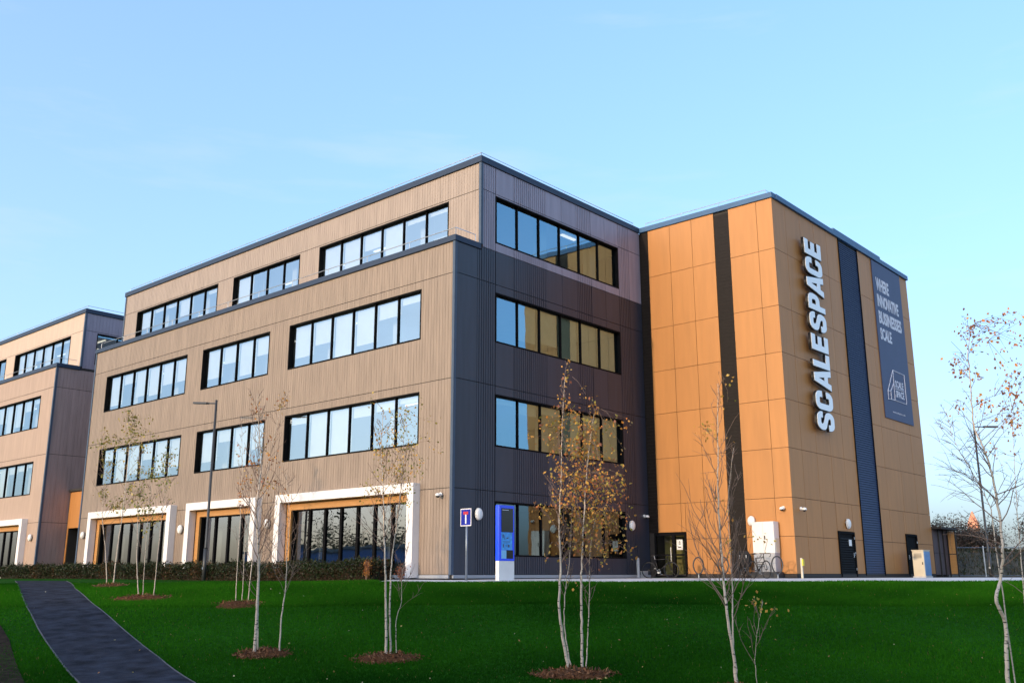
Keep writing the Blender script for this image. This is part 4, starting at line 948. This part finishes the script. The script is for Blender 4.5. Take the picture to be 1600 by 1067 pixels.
mulch(1150, 1084, .6, .45, 'mulch ring under the birch in front of the ochre wall')
mulch(1577, 1089, .6, .45, 'mulch ring under the kinked birch at the right')

# clipped hedge along the beige front
def hedge(x0, x1, y0, y1, h, label, seed, n):
    rs = np.random.RandomState(seed); xm, ym = (x0+x1)/2, (y0+y1)/2; t = thing('hedge', label, 'hedge', (xm, ym, gz(xm, ym)))
    hh = lambda x: h*(1+.10*np.sin(x*1.7)+.08*np.sin(x*4.1+1)+.06*np.sin(x*9.3))
    xs = np.linspace(x0, x1, 90); mb = MB()
    for i, x in enumerate(xs):
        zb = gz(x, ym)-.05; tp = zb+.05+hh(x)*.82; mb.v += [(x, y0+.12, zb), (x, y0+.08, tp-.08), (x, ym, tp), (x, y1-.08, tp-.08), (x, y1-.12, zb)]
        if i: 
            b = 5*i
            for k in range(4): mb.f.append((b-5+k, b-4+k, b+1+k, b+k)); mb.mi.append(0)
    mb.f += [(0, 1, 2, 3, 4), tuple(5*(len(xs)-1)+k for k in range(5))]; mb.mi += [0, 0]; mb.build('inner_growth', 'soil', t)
    X = rs.uniform(x0, x1, n); side = rs.rand(n); H = hh(X); zt = rs.rand(n)**.7
    Yv = np.where(side < .55, y0+rs.exponential(.05, n), np.where(side < .8, rs.uniform(y0, y1, n), y1-rs.exponential(.05, n))); zz = np.where((side > .55) & (side < .8), H+rs.normal(0, .05, n), H*zt)
    en = rs.rand(n) < .025; X = np.where(en, x1+rs.normal(0, .05, n), X); Yv = np.where(en, rs.uniform(y0, y1, n), Yv)
    Zb = np.array([gz(a, ym) for a in X]); P = np.stack([X, Yv, Zb+zz], 1)
    patch = (np.sin(X*.9+2)+np.sin(X*2.3)) > 1.0
    V, F, Cc = leaf_arrays(P, .085, [(.016, .034, .008), (.012, .024, .007), (.030, .046, .012), (.040, .032, .013)], rs, droop=-.3, aspect=.5)
    Cc[np.repeat(patch & (rs.rand(n) < .4), 4)] = (.09, .045, .015); fast_mesh('foliage', V, F, 'hedge_leaf', t, Cc, kind='stuff')
hedge(-33.6, -1.75, -2.15, -1.2, .62, 'low dark evergreen hedge along the foot of the beige front', 21, 30000)
def shrub(u, v, h, w, label, pal, seed):
    q = at(1, -2.3, u, v); rs = np.random.RandomState(seed); b = gp(q.x, -2.3); t = thing('shrub', label, 'shrub', b, 'small russet shrubs'); mb = MB(); tips = []
    for k in range(16):
        a = rs.rand()*6.28; d = Vector((math.cos(a)*w*rs.rand(), math.sin(a)*w*rs.rand(), h*rs.uniform(.7, 1.05))); mb.tube([b-Vector((0, 0, .03)), b+d*.5, b+d], .006, 4); tips += [tuple(b+d*f) for f in (.4, .55, .7, .85, 1)]
    mb.build('stems', 'twig_brown', t); P = np.array(tips)[rs.randint(0, len(tips), 420)]+rs.normal(size=(420, 3))*.05
    V, F, Cc = leaf_arrays(P, .055, pal, rs); fast_mesh('foliage', V, F, 'leaf', t, Cc, kind='stuff')
shrub(572, 905, .72, .16, 'small rust-coloured shrub left of the two-stemmed birch', LV_RUST, 1); shrub(627, 905, .5, .2, 'low reddish shrub at the right end of the hedge', [(.26, .09, .05), (.32, .13, .07), (.18, .07, .04)], 2)

# grass blades and fallen leaves
def scatter(n, g0, g1, seed):
    rs = np.random.RandomState(seed); g = g0+(g1-g0)*rs.rand(n)**1.25; half = g*.56; r = rs.uniform(-1, 1, n)*half
    X = CAM.x+FWH.x*g+RGT.x*r; Y = CAM.y+FWH.y*g+RGT.y*r; return rs, g, r, X, Y, ground_z(g, r)
def inside_path(X, Y):
    q = np.concatenate([PA, PB[::-1]]); c = np.zeros(len(X), bool); j = len(q)-1
    for i in range(len(q)):
        with np.errstate(divide='ignore', invalid='ignore'):
            t = (q[i, 1] > Y) != (q[j, 1] > Y); xi = (q[j, 0]-q[i, 0])*(Y-q[i, 1])/(q[j, 1]-q[i, 1])+q[i, 0]
        c ^= t & (X < xi); j = i
    return c
def blades(parts, name):
    V = []; C = []
    for (nn, g0, g1, sd, hm) in parts:
        rs, g, r, X, Y, Zg = scatter(nn, g0, g1, sd); k = ~inside_path(X, Y) & ~((g > 32.1) & (r > -4.5)); X, Y, Zg = X[k], Y[k], Zg[k]; n = len(X)
        a = rs.rand(n)*6.283; h = rs.uniform(.025, .055, n)*hm*(1+.35*np.sin(X*.8)*np.sin(Y*.9)); dx, dy = np.cos(a)*.012, np.sin(a)*.012; lx, ly = rs.normal(0, .022, n), rs.normal(0, .022, n)
        V.append(np.stack([np.stack([X-dx, Y-dy, Zg-.005], 1), np.stack([X+dx, Y+dy, Zg-.005], 1), np.stack([X+lx, Y+ly, Zg+h], 1)], 1).reshape(-1, 3))
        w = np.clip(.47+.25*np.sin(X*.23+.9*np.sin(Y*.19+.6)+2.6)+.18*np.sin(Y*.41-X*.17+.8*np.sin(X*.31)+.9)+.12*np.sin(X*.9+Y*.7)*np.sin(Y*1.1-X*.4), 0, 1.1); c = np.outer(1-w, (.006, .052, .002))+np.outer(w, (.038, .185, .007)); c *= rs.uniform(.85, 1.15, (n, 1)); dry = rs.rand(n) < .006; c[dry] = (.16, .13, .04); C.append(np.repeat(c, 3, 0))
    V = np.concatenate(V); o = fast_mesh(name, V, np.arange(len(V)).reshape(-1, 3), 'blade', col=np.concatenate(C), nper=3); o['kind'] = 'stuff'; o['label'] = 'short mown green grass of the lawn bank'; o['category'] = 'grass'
attr_mat('blade', .8, .45, .05)
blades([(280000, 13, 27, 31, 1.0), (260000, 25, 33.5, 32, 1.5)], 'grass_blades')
rs, g, r, X, Y, Zg = scatter(150, 14, 32, 33); k = r > -99
V, F, Cc = leaf_arrays(np.stack([X, Y, Zg+.04], 1)[k], .042, [(.55, .45, .16), (.50, .30, .10), (.62, .58, .36), (.36, .19, .08)], rs, droop=0)
o = fast_mesh('fallen_leaves', V, F, 'leaf', col=Cc); o['kind'] = 'stuff'; o['label'] = 'pale fallen birch leaves strewn over the lawn'; o['category'] = 'leaves'

# ------------------------------------------------------------------ background at the right
def wire_fence(p0, p1, h, label):
    p0, p1 = Vector(p0), Vector(p1); t = thing('mesh_fence', label, 'fence', p0); L = (p1-p0).length; n = int(L/3.2); d = (p1-p0)/n
    for i in range(n+1): 
        c = p0+d*i; c.z = gz(c.x, c.y); MB().tube([c-Vector((0, 0, .1)), c+Vector((0, 0, h+.1))], .04, 8).build('post', 'rail_steel', t)
    for i in range(n):
        a, b = p0+d*i, p0+d*(i+1); a.z = gz(a.x, a.y); b.z = gz(b.x, b.y); mb = MB(); Z_ = Vector((0, 0, 1))
        mb.tube([a+Z_*h, b+Z_*h], .022, 6); mb.tube([a+Z_*.08, b+Z_*.08], .018, 6)
        for k in range(1, 12): c = a+(b-a)*k/12; mb.tube([c+Z_*.08, c+Z_*h], .0025, 3, cap=False)
        for k in range(1, 5): mb.tube([a+Z_*(h*k/5), b+Z_*(h*k/5)], .0025, 3, cap=False)
        mb.build('mesh_panel', 'post_steel', t)
def W3(g, r): x, y = wg(g, r); return (x, y, float(ground_z(g, r)))
wire_fence(W3(60, 22), W3(60, 46), 1.75, 'galvanised mesh fence with pale posts across the right background')
# grassy bank behind the fence
mb = MB(); N_ = 40
for i in range(N_):
    r = 20+45*i/(N_-1); 
    for gg, zz in ((60.8, -.1), (63, .75+.1*math.sin(r)), (66, 1.5+.15*math.sin(r*.7)), (72, 1.7), (90, 1.6), (92, -.2)): x, y = wg(gg, r); mb.v.append((x, y, zz))
    if i:
        for k in range(5): b = i*6+k; mb.f.append((b-6, b-5, b+1, b)); mb.mi.append(0)
mat('bank_scrub', (.085, .065, .038), .95, 0, .5, .6, bump=.8, bscale=8)
struct(mb.build('bank', 'bank_scrub', smooth=True))
rs = np.random.RandomState(77); n = 9000; rr_ = rs.uniform(21, 52, n); gg_ = rs.uniform(60.9, 70, n); zz_ = np.interp(gg_, [60.8, 63, 66, 72], [-.1, .75, 1.5, 1.7])
P = np.stack([CAM.x+FWH.x*gg_+RGT.x*rr_, CAM.y+FWH.y*gg_+RGT.y*rr_, zz_+.05], 1); V, F, Cc = leaf_arrays(P, .26, [(.07, .075, .03), (.10, .075, .04), (.05, .06, .025), (.13, .10, .06)], rs, droop=-1.2, aspect=.25)
o = fast_mesh('scrub', V, F, 'hedge_leaf', col=Cc); o['kind'] = 'stuff'; o['label'] = 'rough brown-green scrub on the bank behind the mesh fence'; o['category'] = 'scrub'
def bush(g, r, h, w, seed, label, pal, gname):
    rs = np.random.RandomState(seed); x, y = wg(g, r); z = 1.45 if 61 < g < 91 else gz(x, y); b = Vector((x, y, z)); t = thing('bush', label, 'bush', b, gname); mb = MB(); tips = []
    for k in range(34):
        a = rs.rand()*6.28; e = rs.uniform(.15, 1); tip = b+Vector((math.cos(a)*w*e, math.sin(a)*w*e, h*rs.uniform(.55, 1.05)*(1-.35*e))); mid = b*.55+tip*.45+Vector(rs.normal(size=3))*.12
        mb.tube([b, mid, tip], [.035, .02, .008], 4, cap=False)
        for j in range(5):
            s = mid*(1-j/5)+tip*(j/5); e2 = s+Vector(rs.normal(size=3))*.38+Vector((0, 0, .2)); mb.tube([s, e2], [.012, .005], 3, cap=False); tips.append(tuple(e2)); tips.append(tuple((s+e2)/2))
    mb.build('branches', 'twig_brown', t, kind='stuff'); tp = np.array(tips); P = tp[rs.randint(0, len(tp), 4200)]+rs.normal(size=(4200, 3))*.25
    V, F, Cc = leaf_arrays(P, .15, pal, rs, aspect=.4); fast_mesh('foliage', V, F, 'hedge_leaf', t, Cc, kind='stuff')
BR = [(.085, .06, .042), (.12, .075, .052), (.07, .062, .035), (.15, .09, .06)]
for k, r in enumerate(np.arange(25.5, 56, 2.3)): bush(70+1.6*math.sin(k*2.1), r, 2.7+.55*math.sin(k*1.3+.5), 1.75, 50+k, 'brown leafless bush in the dense hedgerow on the bank behind the mesh fence', BR, 'hedgerow bushes on the bank')
# far spire catching the last sun
x, y = wg(420, 199); s = thing('distant_spire', 'tiny far spire glowing orange above the hedgerow', 'tower', (x, y, 0))
MB().lathe((x, y, 0), [(2.4, 0), (2.4, 18.5), (2.9, 18.7), (2.9, 19.4)], 8).build('tower_shaft', 'brick_far', s); MB().lathe((x, y, 19.4), [(2.5, 0), (2.3, 2.2), (1.3, 4.6), (.2, 7.2)], 12).build('spire_roof', 'spire_copper', s)
x, y = wg(420, 225.5); s = thing('distant_tower', 'pale far tower at the very right edge above the hedgerow', 'tower', (x, y, 0))
MB().box(x-2.2, x+2.2, y-2.2, y+2.2, 0, 30).build('tower_shaft', 'cream_steel', s); MB().box(x-1.6, x+1.6, y-1.6, y+1.6, 30, 35).build('lantern', 'spire_copper', s)

# ------------------------------------------------------------------ behind the camera: added lawn shade casters; hall and trees mirrored in the glass
D_ = 75; e0 = Vector((7.03, -4.7, 0))-Vector((SUNDIR.x, SUNDIR.y, 0)).normalized()*-D_
def rot_box(c, hx, hy, z0, z1, name, m, parent):
    vs = []
    for z in (z0, z1):
        for a, b in ((-1, -1), (1, -1), (1, 1), (-1, 1)): p = c+RGT*(a*hx)+FWH*(b*hy); vs.append((p.x, p.y, z))
    mb = MB(); mb.v = vs; mb.f = [(0, 3, 2, 1), (4, 5, 6, 7), (0, 1, 5, 4), (1, 2, 6, 5), (2, 3, 7, 6), (3, 0, 4, 7)]; mb.mi = [0]*6; return mb.build(name, m, parent)
wh = thing('shade_block', 'long unseen brick block added behind the viewer to shade the lawn', 'building', (e0.x, e0.y, -1.7)); cw = e0-FWH*8  # unseen block, added and sized so its shadow ends near the lawn crest
rot_box(cw, 52, 8, -1.8, 11.1, 'wall', 'brick_far', wh); rot_box(cw, 52.3, 8.3, 11.101, 11.55, 'coping', 'roof_grey', wh)
for k in range(24):
    for l in range(3): rot_box(cw+RGT*(-48+k*4.2)+FWH*8.03, 1.2, .06, 1.2+l*3.6, 3.2+l*3.6, 'window', 'screen_black', wh)
for k in range(17):  # unseen tree belt with solid cores, added to cut sky light on the lawn
    rs = np.random.RandomState(300+k); x, y = wg(-9+rs.normal()*.8, -42+k*5.2); b = Vector((x, y, gz(x, y))); h = rs.uniform(6.4, 7.4)
    t = thing('shade_conifer', 'dark unseen tree added right behind the viewer to dim the lawn', 'tree', b, 'added shade trees behind the viewer')
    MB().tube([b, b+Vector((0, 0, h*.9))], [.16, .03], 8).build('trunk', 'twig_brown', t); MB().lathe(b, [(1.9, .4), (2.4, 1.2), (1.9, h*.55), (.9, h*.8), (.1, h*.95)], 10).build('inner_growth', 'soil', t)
    hh = rs.rand(1100)**.8*h*.95+.3; ra = np.interp(hh/h, [0, .2, .6, .85, 1], [2.2, 2.7, 2.1, 1.1, .2])*rs.uniform(.85, 1.1, 1100); an = rs.rand(1100)*6.283
    V, F, Cc = leaf_arrays(np.stack([x+ra*np.cos(an), y+ra*np.sin(an), b.z+hh], 1), .45, [(.02, .035, .014), (.03, .045, .018)], rs); fast_mesh('crown', V, F, 'hedge_leaf', t, Cc, kind='stuff')
hb = thing('blue_hall', 'low blue metal hall across the street behind the viewer', 'building', (-75, -62, -1.7))
MB().box(-105, -56, -72, -60, -1.8, 3.6).build('wall', 'hall_blue', hb); MB().box(-105.4, -55.6, -72.4, -59.6, 3.601, 3.9).build('roof', 'roof_grey', hb)
for k in range(11):
    rs = np.random.RandomState(90+k); x, y = -112+k*6.2+rs.rand()*2, -80-rs.rand()*5; b = Vector((x, y, -1.7)); h = rs.uniform(8, 12.5)
    t = thing('street_tree', 'dark round street tree beyond the blue hall behind the viewer', 'tree', b, 'street trees behind the viewer')
    MB().tube([b, b+Vector((.2, .1, h*.4)), b+Vector((.1, 0, h*.8))], [.22, .16, .05], 8).build('trunk', 'twig_brown', t)
    P = rs.normal(size=(1300, 3))*np.array([1.7, 1.7, h*.19])+np.array([x, y, -1.7+h*.62]); V, F, Cc = leaf_arrays(P, .42, [(.04, .05, .02), (.06, .05, .025), (.03, .035, .018)], rs); fast_mesh('crown', V, F, 'hedge_leaf', t, Cc, kind='stuff')
